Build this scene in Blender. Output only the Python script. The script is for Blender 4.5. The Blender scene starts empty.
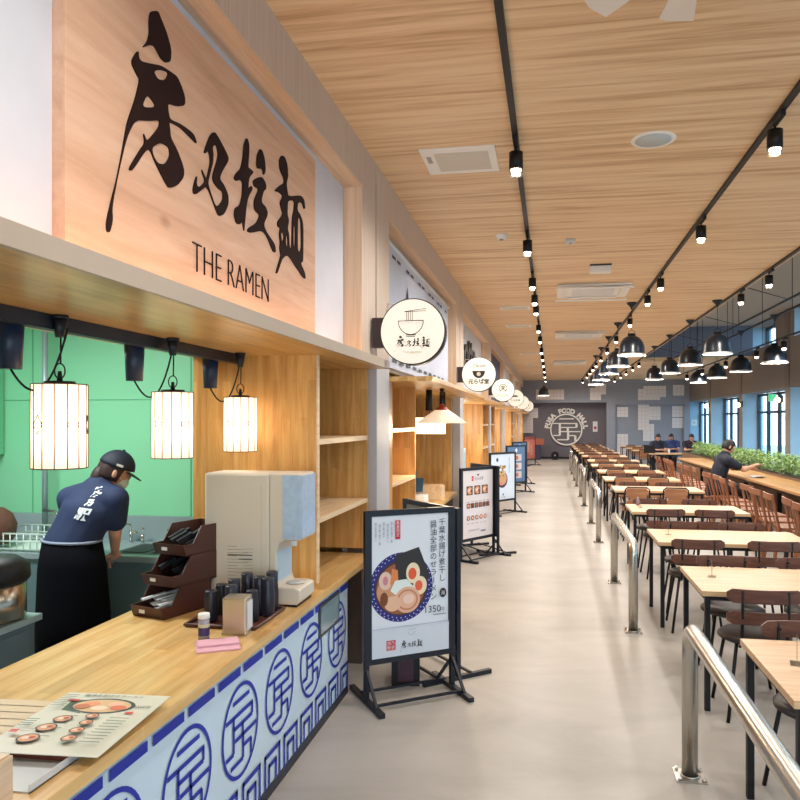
import bpy, bmesh, math, random
from mathutils import Vector, Matrix
R = math.radians
PI = math.pi
random.seed(7)
S = bpy.context.scene
C = S.collection

# ------------------------------------------------------------------ camera
F_PX, CX, HY, EYE, VPX = 730.0, 425.0, 421.0, 1.69, 551.0
PSI = math.atan((VPX - CX) / F_PX)
cd = bpy.data.cameras.new('camera')
cam = bpy.data.objects.new('camera', cd)
C.objects.link(cam)
cam.location = (0, 0, EYE)
cam.rotation_euler = (PI / 2, 0, PSI)
cd.sensor_width = 36
cd.lens = F_PX * 36 / 800
cd.shift_x = (400 - CX) / 800
cd.shift_y = (HY - 400) / 800
cd.clip_start = 0.05
cd.clip_end = 300
S.camera = cam
_s, _c = math.sin(PSI), math.cos(PSI)
def _ray(px, py):
    u = (px - CX) / F_PX; v = -(py - HY) / F_PX
    return (-_s + _c * u, _c + _s * u, v)
def on_x(px, py, x):          # measured point on the plane x = const
    r = _ray(px, py); t = x / r[0]
    return (r[1] * t, EYE + r[2] * t)
def on_y(px, py, y):
    r = _ray(px, py); t = y / r[1]
    return (r[0] * t, EYE + r[2] * t)

# ------------------------------------------------------------------ materials
def lin(c):
    return tuple(((v / 255) / 12.92 if v / 255 <= 0.04045 else ((v / 255 + 0.055) / 1.055) ** 2.4) for v in c[:3]) + (1,)
_M = {}
def mat(rgb, rough=0.6, metal=0.0, bump=0.0, bscale=60, vary=0.06, vscale=6, spec=0.5, key=''):
    k = (rgb, rough, metal, bump, bscale, vary, vscale, spec, key)
    if k in _M: return _M[k]
    m = bpy.data.materials.new('paint')
    m.use_nodes = True
    nt = m.node_tree; N = nt.nodes; L = nt.links
    b = N['Principled BSDF']
    b.inputs['Roughness'].default_value = rough
    b.inputs['Metallic'].default_value = metal
    b.inputs['Specular IOR Level'].default_value = spec
    c = lin(rgb)
    if vary > 0:
        tc = N.new('ShaderNodeTexCoord'); no = N.new('ShaderNodeTexNoise')
        no.inputs['Scale'].default_value = vscale; no.inputs['Detail'].default_value = 4
        L.new(tc.outputs['Object'], no.inputs['Vector'])
        mx = N.new('ShaderNodeMix'); mx.data_type = 'RGBA'
        mx.inputs[6].default_value = tuple(v * (1 - vary) for v in c[:3]) + (1,)
        mx.inputs[7].default_value = tuple(min(1, v * (1 + vary)) for v in c[:3]) + (1,)
        L.new(no.outputs['Fac'], mx.inputs[0]); L.new(mx.outputs[2], b.inputs['Base Color'])
    else:
        b.inputs['Base Color'].default_value = c
    if bump > 0:
        tc = N.new('ShaderNodeTexCoord'); no = N.new('ShaderNodeTexNoise'); bp = N.new('ShaderNodeBump')
        no.inputs['Scale'].default_value = bscale
        bp.inputs['Strength'].default_value = bump; bp.inputs['Distance'].default_value = 0.01
        L.new(tc.outputs['Object'], no.inputs['Vector']); L.new(no.outputs['Fac'], bp.inputs['Height'])
        L.new(bp.outputs['Normal'], b.inputs['Normal'])
    _M[k] = m
    return m
def ink(rgb, rough=0.6): return mat(rgb, rough, vary=0, key='ink')
def emit(rgb, strength, key=''):
    k = ('e', rgb, strength, key)
    if k in _M: return _M[k]
    m = bpy.data.materials.new('glow'); m.use_nodes = True
    b = m.node_tree.nodes['Principled BSDF']
    b.inputs['Base Color'].default_value = lin(rgb)
    b.inputs['Emission Color'].default_value = lin(rgb)
    b.inputs['Emission Strength'].default_value = strength
    _M[k] = m
    return m
def glass(rgb=(235, 245, 245), alpha=0.12, rough=0.02):
    k = ('g', rgb, alpha)
    if k in _M: return _M[k]
    m = bpy.data.materials.new('glass'); m.use_nodes = True
    nt = m.node_tree; N = nt.nodes; L = nt.links
    N.clear()
    o = N.new('ShaderNodeOutputMaterial'); mx = N.new('ShaderNodeMixShader'); t = N.new('ShaderNodeBsdfTransparent'); g = N.new('ShaderNodeBsdfGlossy')
    g.inputs['Roughness'].default_value = rough; g.inputs['Color'].default_value = lin(rgb)
    t.inputs['Color'].default_value = lin(rgb)
    mx.inputs[0].default_value = alpha
    L.new(t.outputs[0], mx.inputs[1]); L.new(g.outputs[0], mx.inputs[2]); L.new(mx.outputs[0], o.inputs[0])
    _M[k] = m
    return m
def wood(name, c1, c2, c3, axes='xyz', scale=(1, 12, 12), rough=0.45, stave=None, knots=0.0, detail=6, contrast=(0.3, 0.7), bump=0.03):
    """grain runs along the first axis of 'axes'; stave=(length,width) adds glued staves"""
    m = bpy.data.materials.new(name); m.use_nodes = True
    nt = m.node_tree; N = nt.nodes; L = nt.links
    b = N['Principled BSDF']; b.inputs['Roughness'].default_value = rough
    tc = N.new('ShaderNodeTexCoord'); sp = N.new('ShaderNodeSeparateXYZ'); cb = N.new('ShaderNodeCombineXYZ')
    L.new(tc.outputs['Object'], sp.inputs[0])
    for i, a in enumerate(axes):
        L.new(sp.outputs['XYZ'.index(a.upper())], cb.inputs[i])
    mp = N.new('ShaderNodeMapping'); mp.inputs['Scale'].default_value = scale
    L.new(cb.outputs[0], mp.inputs['Vector'])
    no = N.new('ShaderNodeTexNoise'); no.inputs['Scale'].default_value = 1.0; no.inputs['Detail'].default_value = detail
    no.inputs['Roughness'].default_value = 0.6; no.inputs['Distortion'].default_value = 0.6
    L.new(mp.outputs[0], no.inputs['Vector'])
    cr = N.new('ShaderNodeValToRGB'); cr.color_ramp.elements[0].position = contrast[0]; cr.color_ramp.elements[1].position = contrast[1]
    cr.color_ramp.elements[0].color = lin(c1); cr.color_ramp.elements[1].color = lin(c3)
    e = cr.color_ramp.elements.new((contrast[0] + contrast[1]) / 2); e.color = lin(c2)
    L.new(no.outputs['Fac'], cr.inputs[0])
    col = cr.outputs[0]
    if stave:
        br = N.new('ShaderNodeTexBrick'); br.inputs['Scale'].default_value = 1.0
        br.inputs['Brick Width'].default_value = stave[0]; br.inputs['Row Height'].default_value = stave[1]
        br.inputs['Mortar Size'].default_value = 0.0008; br.inputs['Bias'].default_value = 0
        br.inputs['Color1'].default_value = (0.80, 0.76, 0.70, 1); br.inputs['Color2'].default_value = (1, 1, 1, 1); br.inputs['Mortar'].default_value = (.75, .7, .65, 1)
        br.offset_frequency = 2; br.offset = 0.37; br.squash = 1
        L.new(cb.outputs[0], br.inputs['Vector'])
        mx = N.new('ShaderNodeMix'); mx.data_type = 'RGBA'; mx.blend_type = 'MULTIPLY'; mx.inputs[0].default_value = 1.0
        L.new(col, mx.inputs[6]); L.new(br.outputs['Color'], mx.inputs[7]); col = mx.outputs[2]
    if knots > 0:
        mk = N.new('ShaderNodeMapping'); mk.inputs['Scale'].default_value = (2.6, 4.5, 4.5)
        L.new(cb.outputs[0], mk.inputs['Vector'])
        vo = N.new('ShaderNodeTexVoronoi'); vo.inputs['Scale'].default_value = 1.0
        L.new(mk.outputs[0], vo.inputs['Vector'])
        rk = N.new('ShaderNodeValToRGB'); rk.color_ramp.elements[0].position = 0.02; rk.color_ramp.elements[1].position = 0.13
        rk.color_ramp.elements[0].color = (1 - knots, 1 - knots * 1.2, 1 - knots * 1.3, 1); rk.color_ramp.elements[1].color = (1, 1, 1, 1)
        L.new(vo.outputs['Distance'], rk.inputs[0])
        mx = N.new('ShaderNodeMix'); mx.data_type = 'RGBA'; mx.blend_type = 'MULTIPLY'; mx.inputs[0].default_value = 1.0
        L.new(col, mx.inputs[6]); L.new(rk.outputs[0], mx.inputs[7]); col = mx.outputs[2]
    L.new(col, b.inputs['Base Color'])
    if bump > 0:
        bp = N.new('ShaderNodeBump'); bp.inputs['Strength'].default_value = bump; bp.inputs['Distance'].default_value = 0.01
        L.new(no.outputs['Fac'], bp.inputs['Height']); L.new(bp.outputs['Normal'], b.inputs['Normal'])
    return m

W_CEIL = wood('ceiling_wood', (204, 162, 118), (228, 194, 152), (240, 212, 174), 'xyz', (0.8, 17, 1), 0.55, detail=5, contrast=(0.33, 0.6))
W_TOP = wood('counter_wood', (214, 166, 98), (230, 188, 124), (242, 208, 150), 'yxz', (1.5, 22, 22), 0.28, stave=(0.5, 0.065))
W_TOPX = wood('canopy_wood', (205, 152, 84), (224, 178, 110), (236, 198, 136), 'yxz', (1.5, 22, 22), 0.3, stave=(0.6, 0.07))
W_PART = wood('stave_panel_wood', (200, 140, 70), (222, 168, 96), (236, 190, 122), 'zxy', (2, 26, 26), 0.4, stave=(0.55, 0.05))
W_PARTY = wood('stave_panel_wood_side', (196, 140, 72), (218, 168, 98), (230, 188, 122), 'zyx', (2, 26, 26), 0.4, stave=(0.55, 0.05))
W_EDGE = wood('pale_edge_wood', (206, 172, 132), (222, 192, 154), (232, 206, 172), 'yxz', (2, 30, 30), 0.5)
W_FACE = wood('facade_wood', (196, 176, 160), (208, 188, 172), (216, 198, 184), 'zyx', (1.2, 60, 60), 0.6, contrast=(0.3, 0.7))
W_REV = wood('reveal_wood', (214, 178, 146), (226, 194, 162), (236, 208, 178), 'yxz', (1.2, 40, 40), 0.55)
W_REVV = wood('reveal_wood_upright', (214, 178, 146), (226, 194, 162), (236, 208, 178), 'zyx', (1.2, 40, 40), 0.55)
W_SIGN = wood('cedar_sign_wood', (206, 160, 130), (222, 178, 148), (230, 192, 164), 'yzx', (1.4, 16, 16), 0.6, knots=0.35)
W_TABLE = wood('table_wood', (204, 162, 118), (218, 180, 138), (228, 196, 156), 'xyz', (2, 40, 40), 0.4)
W_BENCH = wood('bench_wood', (178, 130, 78), (200, 152, 98), (214, 172, 118), 'yxz', (1.5, 30, 30), 0.35, stave=(0.7, 0.08))
W_DARK = wood('chair_wood', (84, 50, 38), (102, 64, 50), (122, 80, 64), 'xyz', (3, 40, 40), 0.38)
W_TAN = wood('chair_ply', (140, 92, 58), (164, 112, 74), (182, 130, 92), 'xyz', (3, 30, 30), 0.4)
W_CHERRY = wood('cherry_wood', (128, 78, 50), (152, 96, 64), (170, 114, 80), 'zyx', (3, 40, 40), 0.4)
BLACK = mat((17, 16, 19), 0.5, vary=0.05, spec=.35)
NAVYBLK = mat((19, 25, 38), 0.45, vary=0.04)
STEEL = mat((196, 192, 184), 0.24, 0.95, vary=0.03)
KSTEEL = mat((164, 182, 186), 0.35, 0.45, vary=0.05)
WHITE = mat((232, 232, 230), 0.5, vary=0.02)
GREEN = mat((134, 208, 162), 0.5, vary=0.03)
DARKGAP = mat((92, 74, 66), 0.7)

# ------------------------------------------------------------------ mesh building
class MB:
    def __init__(self): self.bm = bmesh.new(); self.mats = []
    def _mi(self, m):
        if m is None: return 0
        if m not in self.mats: self.mats.append(m)
        return self.mats.index(m)
    def _add(self, verts, faces, m=None, M=None, smooth=False):
        vs = [self.bm.verts.new(M @ Vector(v) if M is not None else Vector(v)) for v in verts]
        i = self._mi(m)
        for f in faces:
            try: fc = self.bm.faces.new([vs[k] for k in f]); fc.material_index = i; fc.smooth = smooth
            except ValueError: pass
        return self
    def box(self, x0, x1, y0, y1, z0, z1, m=None, M=None):
        v = [(x, y, z) for x in (x0, x1) for y in (y0, y1) for z in (z0, z1)]
        return self._add(v, [(0, 1, 3, 2), (4, 6, 7, 5), (0, 4, 5, 1), (2, 3, 7, 6), (0, 2, 6, 4), (1, 5, 7, 3)], m, M)
    def bar(self, p, q, w, h, m=None):
        p, q = Vector(p), Vector(q); d = q - p; L = d.length
        rot = d.to_track_quat('Z', 'Y').to_matrix().to_4x4()
        return self.box(-w / 2, w / 2, -h / 2, h / 2, 0, L, m, Matrix.Translation(p) @ rot)
    def cyl(self, p, q, r0, r1=None, seg=16, m=None, cap=True, smooth=True):
        r1 = r0 if r1 is None else r1
        p, q = Vector(p), Vector(q); d = q - p; L = d.length
        M = Matrix.Translation(p) @ d.to_track_quat('Z', 'Y').to_matrix().to_4x4()
        v = []; f = []
        for k, (r, z) in enumerate(((r0, 0), (r1, L))):
            for i in range(seg): a = 2 * PI * i / seg; v.append((r * math.cos(a), r * math.sin(a), z))
        self._add(v, [(i, (i + 1) % seg, seg + (i + 1) % seg, seg + i) for i in range(seg)], m, M, smooth)
        if cap:
            self._add(v[:seg], [tuple(range(seg - 1, -1, -1))], m, M); self._add(v[seg:], [tuple(range(seg))], m, M)
        return self
    def tube(self, pts, r, seg=10, m=None, closed=False):
        P = [Vector(p) for p in pts]; n = len(P); v = []; f = []
        up = Vector((0, 0, 1)); prev = None
        for i, p in enumerate(P):
            t = (P[(i + 1) % n] - P[i - 1]) if closed else (P[min(i + 1, n - 1)] - P[max(i - 1, 0)])
            t.normalize()
            if prev is None:
                a = t.cross(up)
                if a.length < 0.01: a = t.cross(Vector((1, 0, 0)))
            else:
                a = prev - t * prev.dot(t)
            a.normalize(); prev = a; b = t.cross(a)
            for k in range(seg): g = 2 * PI * k / seg; v.append(p + a * (r * math.cos(g)) + b * (r * math.sin(g)))
        rng = n if closed else n - 1
        for i in range(rng):
            j = (i + 1) % n
            for k in range(seg): l = (k + 1) % seg; f.append((i * seg + k, i * seg + l, j * seg + l, j * seg + k))
        if not closed: f.append(tuple(range(seg - 1, -1, -1))); f.append(tuple((n - 1) * seg + k for k in range(seg)))
        return self._add(v, f, m, None, True)
    def lathe(self, prof, c=(0, 0, 0), seg=28, m=None, M=None, smooth=True):
        v = []; f = []; n = len(prof)
        for i in range(seg):
            a = 2 * PI * i / seg
            for r, z in prof: v.append((c[0] + r * math.cos(a), c[1] + r * math.sin(a), c[2] + z))
        for i in range(seg):
            j = (i + 1) % seg
            for k in range(n - 1): f.append((i * n + k, j * n + k, j * n + k + 1, i * n + k + 1))
        return self._add(v, f, m, M, smooth)
    def prism(self, pts, d, m=None, M=None):
        n = len(pts)
        v = [(x, y, 0) for x, y in pts] + [(x, y, d) for x, y in pts]
        f = [tuple(range(n - 1, -1, -1)), tuple(range(n, 2 * n))] + [(i, (i + 1) % n, n + (i + 1) % n, n + i) for i in range(n)]
        return self._add(v, f, m, M)
    def ball(self, c, r, m=None, seg=14, sc=(1, 1, 1), M=None):
        pr = [(r * math.sin(PI * k / 9) * 1.0, -r * math.cos(PI * k / 9)) for k in range(10)]
        T = Matrix.Translation(c) @ Matrix.Diagonal((*sc, 1))
        if M is not None: T = M @ T
        return self.lathe(pr, (0, 0, 0), seg, m, T)
    def merge(self, me, M=None, m=None):
        i = self._mi(m)
        vs = [self.bm.verts.new(M @ v.co if M is not None else v.co) for v in me.vertices]
        for p in me.polygons:
            try: fc = self.bm.faces.new([vs[k] for k in p.vertices]); fc.material_index = i; fc.smooth = p.use_smooth
            except ValueError: pass
        return self
    def build(self, name, m=None, parent=None, bevel=0, loc=None, weld=True):
        if weld: bmesh.ops.remove_doubles(self.bm, verts=self.bm.verts, dist=1e-5)
        bmesh.ops.recalc_face_normals(self.bm, faces=self.bm.faces)
        me = bpy.data.meshes.new(name); self.bm.to_mesh(me); self.bm.free()
        ms = self.mats or [m or WHITE]
        for k in ms: me.materials.append(k or m or WHITE)
        o = bpy.data.objects.new(name, me); C.objects.link(o)
        if parent: o.parent = parent
        if loc: o.location = loc
        if bevel:
            b = o.modifiers.new('bevel', 'BEVEL'); b.width = bevel; b.segments = 2; b.limit_method = 'ANGLE'; b.angle_limit = R(40)
        return o
def tag(o, label=None, cat=None, group=None, kind=None):
    if label: o['label'] = label
    if cat: o['category'] = cat
    if group: o['group'] = group
    if kind: o['kind'] = kind
    return o
def thing(name, label, cat, loc=(0, 0, 0), rz=0, group=None):
    o = bpy.data.objects.new(name, None); C.objects.link(o); o.location = loc; o.rotation_euler = (0, 0, rz)
    o.empty_display_size = 0.1
    return tag(o, label, cat, group)
def struct(o): o['kind'] = 'structure'; return o
def dup(root, loc=None, rz=None, label=None, group=None, skip=()):
    def cp(o, par):
        c = o.copy(); C.objects.link(c)
        if par is not None: c.parent = par
        for ch in KIDS.get(o.name, []):
            cp(ch, c)
        return c
    KIDS = {}
    for o in C.objects:
        if o.parent: KIDS.setdefault(o.parent.name, []).append(o)
    c = cp(root, None)
    if loc is not None: c.location = loc
    if rz is not None: c.rotation_euler = (0, 0, rz)
    if label: c['label'] = label
    if group: c['group'] = group
    return c
ORD = ['nearest', 'second nearest', 'third nearest', 'fourth nearest', 'fifth nearest', 'sixth nearest', 'seventh nearest', 'eighth nearest',
       'ninth nearest', 'tenth nearest', 'eleventh nearest', 'twelfth nearest', 'thirteenth nearest', 'fourteenth nearest', 'fifteenth nearest',
       'sixteenth nearest', 'seventeenth nearest', 'eighteenth nearest', 'nineteenth nearest', 'twentieth nearest', 'twenty-first nearest', 'twenty-second nearest', 'twenty-third nearest']

# text and filled outlines as meshes -------------------------------------------------
def _eval_mesh(o):
    bpy.context.view_layer.update()
    me = bpy.data.meshes.new_from_object(o.evaluated_get(bpy.context.evaluated_depsgraph_get()))
    return me
def text_mesh(s, size=1.0, bold=0.0, align='CENTER', ext=0.0, space=1.0, line=1.0, res=3):
    c = bpy.data.curves.new('lettering', 'FONT'); c.body = s; c.size = size; c.offset = bold; c.align_x = align; c.extrude = ext
    c.space_character = space; c.space_line = line; c.resolution_u = res
    o = bpy.data.objects.new('lettering', c); C.objects.link(o)
    me = _eval_mesh(o); bpy.data.objects.remove(o); bpy.data.curves.remove(c)
    return me
def fill_mesh(loops, ext=0.0, smooth=False):
    c = bpy.data.curves.new('outline', 'CURVE'); c.dimensions = '2D'; c.fill_mode = 'BOTH'; c.extrude = ext; c.resolution_u = 4
    for lp in loops:
        if smooth:
            sp = c.splines.new('BEZIER'); sp.bezier_points.add(len(lp) - 1)
            for b, p in zip(sp.bezier_points, lp): b.co = (p[0], p[1], 0); b.handle_left_type = b.handle_right_type = 'AUTO'
        else:
            sp = c.splines.new('POLY'); sp.points.add(len(lp) - 1)
            for b, p in zip(sp.points, lp): b.co = (p[0], p[1], 0, 1)
        sp.use_cyclic_u = True
    o = bpy.data.objects.new('outline', c); C.objects.link(o)
    me = _eval_mesh(o); bpy.data.objects.remove(o); bpy.data.curves.remove(c)
    return me
def chaikin(lp, n=2, q=.2):
    for _ in range(n):
        out = []
        for i in range(len(lp)):
            a, b = lp[i], lp[(i + 1) % len(lp)]
            out += [(a[0] + (b[0] - a[0]) * q, a[1] + (b[1] - a[1]) * q), (b[0] - (b[0] - a[0]) * q, b[1] - (b[1] - a[1]) * q)]
        lp = out
    return lp
class Print:
    """flat printed artwork on a plane (u right, v up); every layer sits a hair above the last"""
    def __init__(self, origin, U, V, step=0.0004):
        U = Vector(U).normalized(); V = Vector(V).normalized(); Nn = U.cross(V)
        self.M = Matrix(((U.x, V.x, Nn.x, origin[0]), (U.y, V.y, Nn.y, origin[1]), (U.z, V.z, Nn.z, origin[2]), (0, 0, 0, 1)))
        self.mb = MB(); self.k = 1; self.step = step
    def T(self, u=0, v=0, s=1, rot=0):
        w = self.k * self.step; self.k += 1
        return self.M @ Matrix.Translation((u, v, w)) @ Matrix.Rotation(rot, 4, 'Z') @ Matrix.Diagonal((s, s, 1, 1))
    def poly(self, pts, col, keep=False):
        if keep: self.k -= 1
        self.mb._add([(x, y, 0) for x, y in pts], [tuple(range(len(pts)))], ink(col), self.T()); return self
    def rect(self, u0, u1, v0, v1, col, keep=False): return self.poly([(u0, v0), (u1, v0), (u1, v1), (u0, v1)], col, keep)
    def disc(self, u, v, rx, ry, col, rot=0, a0=0, a1=360, seg=24, keep=False):
        pts = []
        n = seg if a1 - a0 >= 360 else seg + 1
        for i in range(n):
            a = R(a0 + (a1 - a0) * i / seg); x, y = rx * math.cos(a), ry * math.sin(a)
            pts.append((u + x * math.cos(rot) - y * math.sin(rot), v + x * math.sin(rot) + y * math.cos(rot)))
        return self.poly(pts, col, keep)
    def ring(self, u, v, rx, ry, w, col, seg=40, a0=0, a1=360):
        o = [(u + rx * math.cos(R(a0 + (a1 - a0) * i / seg)), v + ry * math.sin(R(a0 + (a1 - a0) * i / seg)), 0) for i in range(seg + 1)]
        q = [(u + (rx - w) * math.cos(R(a0 + (a1 - a0) * i / seg)), v + (ry - w) * math.sin(R(a0 + (a1 - a0) * i / seg)), 0) for i in range(seg + 1)]
        self.mb._add(o + q, [(i, i + 1, seg + 2 + i, seg + 1 + i) for i in range(seg)], ink(col), self.T()); return self
    def line(self, p, q, w, col, keep=False):
        d = Vector((q[0] - p[0], q[1] - p[1])); d.normalize(); n = Vector((-d.y, d.x)) * w / 2
        return self.poly([(p[0] - n.x, p[1] - n.y), (q[0] - n.x, q[1] - n.y), (q[0] + n.x, q[1] + n.y), (p[0] + n.x, p[1] + n.y)], col, keep)
    def text(self, s, u, v, size, col, bold=0.0, align='CENTER', rot=0, line=1.0, sx=1.0):
        me = text_mesh(s, size, bold, align, line=line)
        self.mb.merge(me, self.T(u, v, 1, rot) @ Matrix.Diagonal((sx, 1, 1, 1)), ink(col)); bpy.data.meshes.remove(me); return self
    def vtext(self, s, u, v, size, col, bold=0.0, pitch=1.0):
        w = self.T(); self.k -= 1
        for i, ch in enumerate(s):
            me = text_mesh(ch, size, bold, 'CENTER')
            rot = PI / 2 if ch == 'ー' else 0
            X = w @ Matrix.Translation((u, v - size * pitch * i, 0))
            if rot: X = X @ Matrix.Translation((-size * .36, size * .38, 0)) @ Matrix.Rotation(-rot, 4, 'Z')
            self.mb.merge(me, X, ink(col)); bpy.data.meshes.remove(me)
        self.k += 1; return self
    def mesh(self, me, u, v, s, col, rot=0):
        self.mb.merge(me, self.T(u, v, s, rot), ink(col)); return self
    def build(self, name, parent): return self.mb.build(name, None, parent, weld=False)

# brush lettering of the big sign (outlines in sign metres: u along the wall, v up)
def _tr(pts, ox, oy, sc, x=-1.278):
    return [on_x(ox + a / sc, oy + b / sc, x) for a, b in pts]
_a = lambda p: _tr(p, 90, 0, 3.333)
_b = lambda p: _tr(p, 180, 120, 4.207)
G1 = [_a([(200,38),(225,35),(235,60),(255,110),(270,165),(268,205),(252,210),(235,195),(222,170),(212,152),(195,150),(172,160),(190,140),(197,110),(195,70)]),
      _a([(160,165),(134,205),(155,250),(165,265),(150,330),(122,410),(113,465),(90,590),(62,700),(53,745),(55,772),(65,775),(75,735),(72,690),(95,570),(122,455),(150,400),(200,403),(232,400),(228,425),(200,460),(188,470),(176,440),(182,478),(165,500),(127,565),(140,570),(185,500),(200,500),(215,540),(245,600),(262,628),(290,618),(312,590),(312,560),(290,500),(268,460),(265,425),(262,405),(300,425),(330,455),(357,483),(345,445),(300,412),(265,398),(260,370),(258,345),(290,355),(315,352),(316,325),(305,290),(290,255),(262,235),(235,218),(200,212),(172,205),(162,195)]),
      _a([(210,237),(235,232),(262,242),(250,268),(225,265)]), _a([(190,312),(222,358),(170,358)]),
      _a([(205,490),(235,475),(262,490),(265,520),(250,548),(225,545),(210,520)])]
_c1 = lambda p: _tr(p, 185, 125, 8)
_d1 = lambda p: _tr(p, 260, 150, 5.714)
G2 = [_c1([(228,55),(200,80),(172,150),(150,215),(155,230),(185,205),(195,250),(200,300),(178,400),(170,440),(130,350),(135,380),(160,455),(110,500),(90,480),(95,410),(85,415),(60,510),(65,550),(85,555),(130,520),(175,485),(255,710),(275,730),(310,715),(345,640),(345,560),(310,480),(275,430),(290,380),(350,280),(335,230),(250,70)]),
      _c1([(230,160),(250,165),(265,250),(215,410),(225,460),(265,510),(300,535),(300,600),(270,645),(240,650),(190,500),(182,465),(195,400),(222,300),(225,230),(218,180)])]
G3 = [_b([(280,72),(268,100),(265,150),(255,205),(235,225),(225,245),(235,258),(252,250),(262,262),(260,320),(250,360),(230,370),(226,400),(235,435),(250,440),(262,425),(268,475),(272,430),(280,350),(288,320),(305,290),(300,275),(285,290),(290,240),(310,220),(295,205),(285,200),(290,140),(290,100)]),
      _b([(335,120),(322,150),(320,190),(325,205),(345,205),(350,235),(360,215),(355,160),(345,128)]),
      _b([(330,240),(305,255),(310,280),(330,290),(318,320),(310,345),(312,380),(335,400),(320,435),(285,455),(282,470),(300,475),(345,465),(365,490),(390,555),(402,558),(400,525),(365,475),(350,440),(370,395),(360,365),(340,345),(350,300),(362,290),(360,265),(345,240)])]
G4 = [_d1([(122,30),(108,55),(110,110),(135,165),(135,190),(110,205),(80,235),(105,240),(130,262),(112,300),(120,335),(130,370),(98,410),(100,440),(115,445),(108,480),(115,530),(110,560),(115,590),(118,602),(92,690),(90,705),(98,705),(128,615),(160,600),(205,670),(250,735),(260,735),(255,700),(230,645),(245,640),(246,560),(246,420),(230,370),(212,345),(215,300),(238,300),(250,340),(258,330),(250,280),(230,258),(160,265),(155,230),(150,190),(160,150),(155,80),(140,38)]),
      _d1([(160,290),(195,288),(192,345),(182,390),(180,560),(167,558),(165,480),(156,450),(165,400),(155,370),(157,310)]),
      _d1([(216,380),(232,400),(235,560),(225,585),(214,570),(214,480)]), _d1([(118,475),(130,470),(136,500),(125,532)]), _d1([(148,475),(157,500),(158,560),(146,540)]), _d1([(190,430),(199,430),(199,560),(190,550)])]
BRUSH = [chaikin(l) for l in G1 + G2 + G3 + G4]
_us = [p[0] for l in BRUSH for p in l]; _vs = [p[1] for l in BRUSH for p in l]
_uc, _vc = (min(_us) + max(_us)) / 2, (min(_vs) + max(_vs)) / 2 - 0.02
_uw = max(_us) - min(_us)
BRUSH_SMALL = fill_mesh([[((u - _uc) / _uw, (v - _vc) / _uw * 1.0) for u, v in l] for l in BRUSH])   # width 1
SEAL = [((-.47,.72),(.5,.72)),((-.87,.41),(.72,.41)),((.68,.41),(.68,.14)),((-.43,.14),(.68,.14)),((-.43,.41),(-.43,-.4)),((-.36,-.14),(.94,-.14)),((.1,.14),(.1,-.14)),
        ((.12,-.14),(.12,-.69)),((.12,-.41),(.6,-.41)),((.6,-.41),(.6,-.76)),((-.86,-.4),(-.43,-.4)),((-.6,-.69),(.12,-.69))]

# ================================================================== THE ROOM
def structure_box(name, x0, x1, y0, y1, z0, z1, m):
    return struct(MB().box(x0, x1, y0, y1, z0, z1).build(name, m))
YB = -5.0       # back of the hall
# floor
fm = bpy.data.materials.new('polished_concrete'); fm.use_nodes = True
nt = fm.node_tree; N = nt.nodes; L = nt.links; b = N['Principled BSDF']
tc = N.new('ShaderNodeTexCoord'); mp = N.new('ShaderNodeMapping'); mp.inputs['Scale'].default_value = (0.5, 0.9, 1)
n1 = N.new('ShaderNodeTexNoise'); n1.inputs['Scale'].default_value = 1.6; n1.inputs['Detail'].default_value = 9; n1.inputs['Roughness'].default_value = 0.62; n1.inputs['Distortion'].default_value = 0.8
cr = N.new('ShaderNodeValToRGB'); cr.color_ramp.elements[0].position = 0.3; cr.color_ramp.elements[1].position = 0.72
cr.color_ramp.elements[0].color = lin((162, 157, 150)); cr.color_ramp.elements[1].color = lin((192, 186, 178))
L.new(tc.outputs['Object'], mp.inputs[0]); L.new(mp.outputs[0], n1.inputs['Vector']); L.new(n1.outputs['Fac'], cr.inputs[0]); L.new(cr.outputs[0], b.inputs['Base Color'])
b.inputs['Roughness'].default_value = 0.38; b.inputs['Specular IOR Level'].default_value = 0.35
structure_box('floor', -5.2, 6.5, YB, 33.4, -0.1, 0, fm)
structure_box('ceiling', -1.25, 2.6, YB, 33.4, 3.48, 3.6, W_CEIL)
structure_box('ceiling.001', 2.6, 6.5, 22.8, 33.4, 3.48, 3.6, W_CEIL)
UPPER = mat((176, 168, 160), 0.8)
structure_box('ceiling.002', 2.6, 6.5, YB, 23.4, 4.5, 4.6, UPPER)
BLUEGREY = mat((112, 124, 146), 0.75)
struct(MB().box(2.6, 5.85, 22.8, 22.9, 3.6, 4.5).build('wall_bulkhead', BLUEGREY))
struct(MB().box(2.5, 2.6, YB, 22.8, 3.6, 4.5).build('wall_ceiling_step', BLUEGREY))
# right wall with window bays
TAUPE = mat((138, 130, 126), 0.75)
PALEBLUE = mat((166, 196, 216), 0.7)
openings = [(28.96, 33.0), (24.4, 28.5), (19.8, 24.0), (15.25, 19.4), (10.7, 14.8), (6.1, 10.2), (1.5, 5.65), (-3.0, 1.1)]
XW = 5.85; XO = 6.45; ZL = 2.53; ZC0, ZC1 = 3.76, 4.46
wb = MB()
prev = YB
for a, b_ in sorted(openings):
    wb.box(XW, XO, prev, a, 0, ZL); prev = b_
wb.box(XW, XO, prev, 33.4, 0, ZL)
cler = [(20.6, 23.1), (16.3, 19.1), (12, 14.7), (7.6, 10.4), (3.3, 6.1), (-1, 1.8)]
wb.box(XW, XO, YB, 33.4, ZL, ZC0)
prev = YB
for a, b_ in sorted(cler):
    wb.box(XW, XO, prev, a, ZC0, 4.5); prev = b_
wb.box(XW, XO, prev, 33.4, ZC0, 4.5)
for a, b_ in cler: wb.box(XW, XO, a, b_, ZC1, 4.5)
struct(wb.build('wall_right', TAUPE))
tb = MB()
for a, b_ in openings:
    tb.box(XW + .005, XO, b_ - 0.012, b_ - 0.0005, 0.0, ZL - .001); tb.box(XW + .005, XO, a + 0.0005, a + 0.012, 0, ZL - .001)
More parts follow.
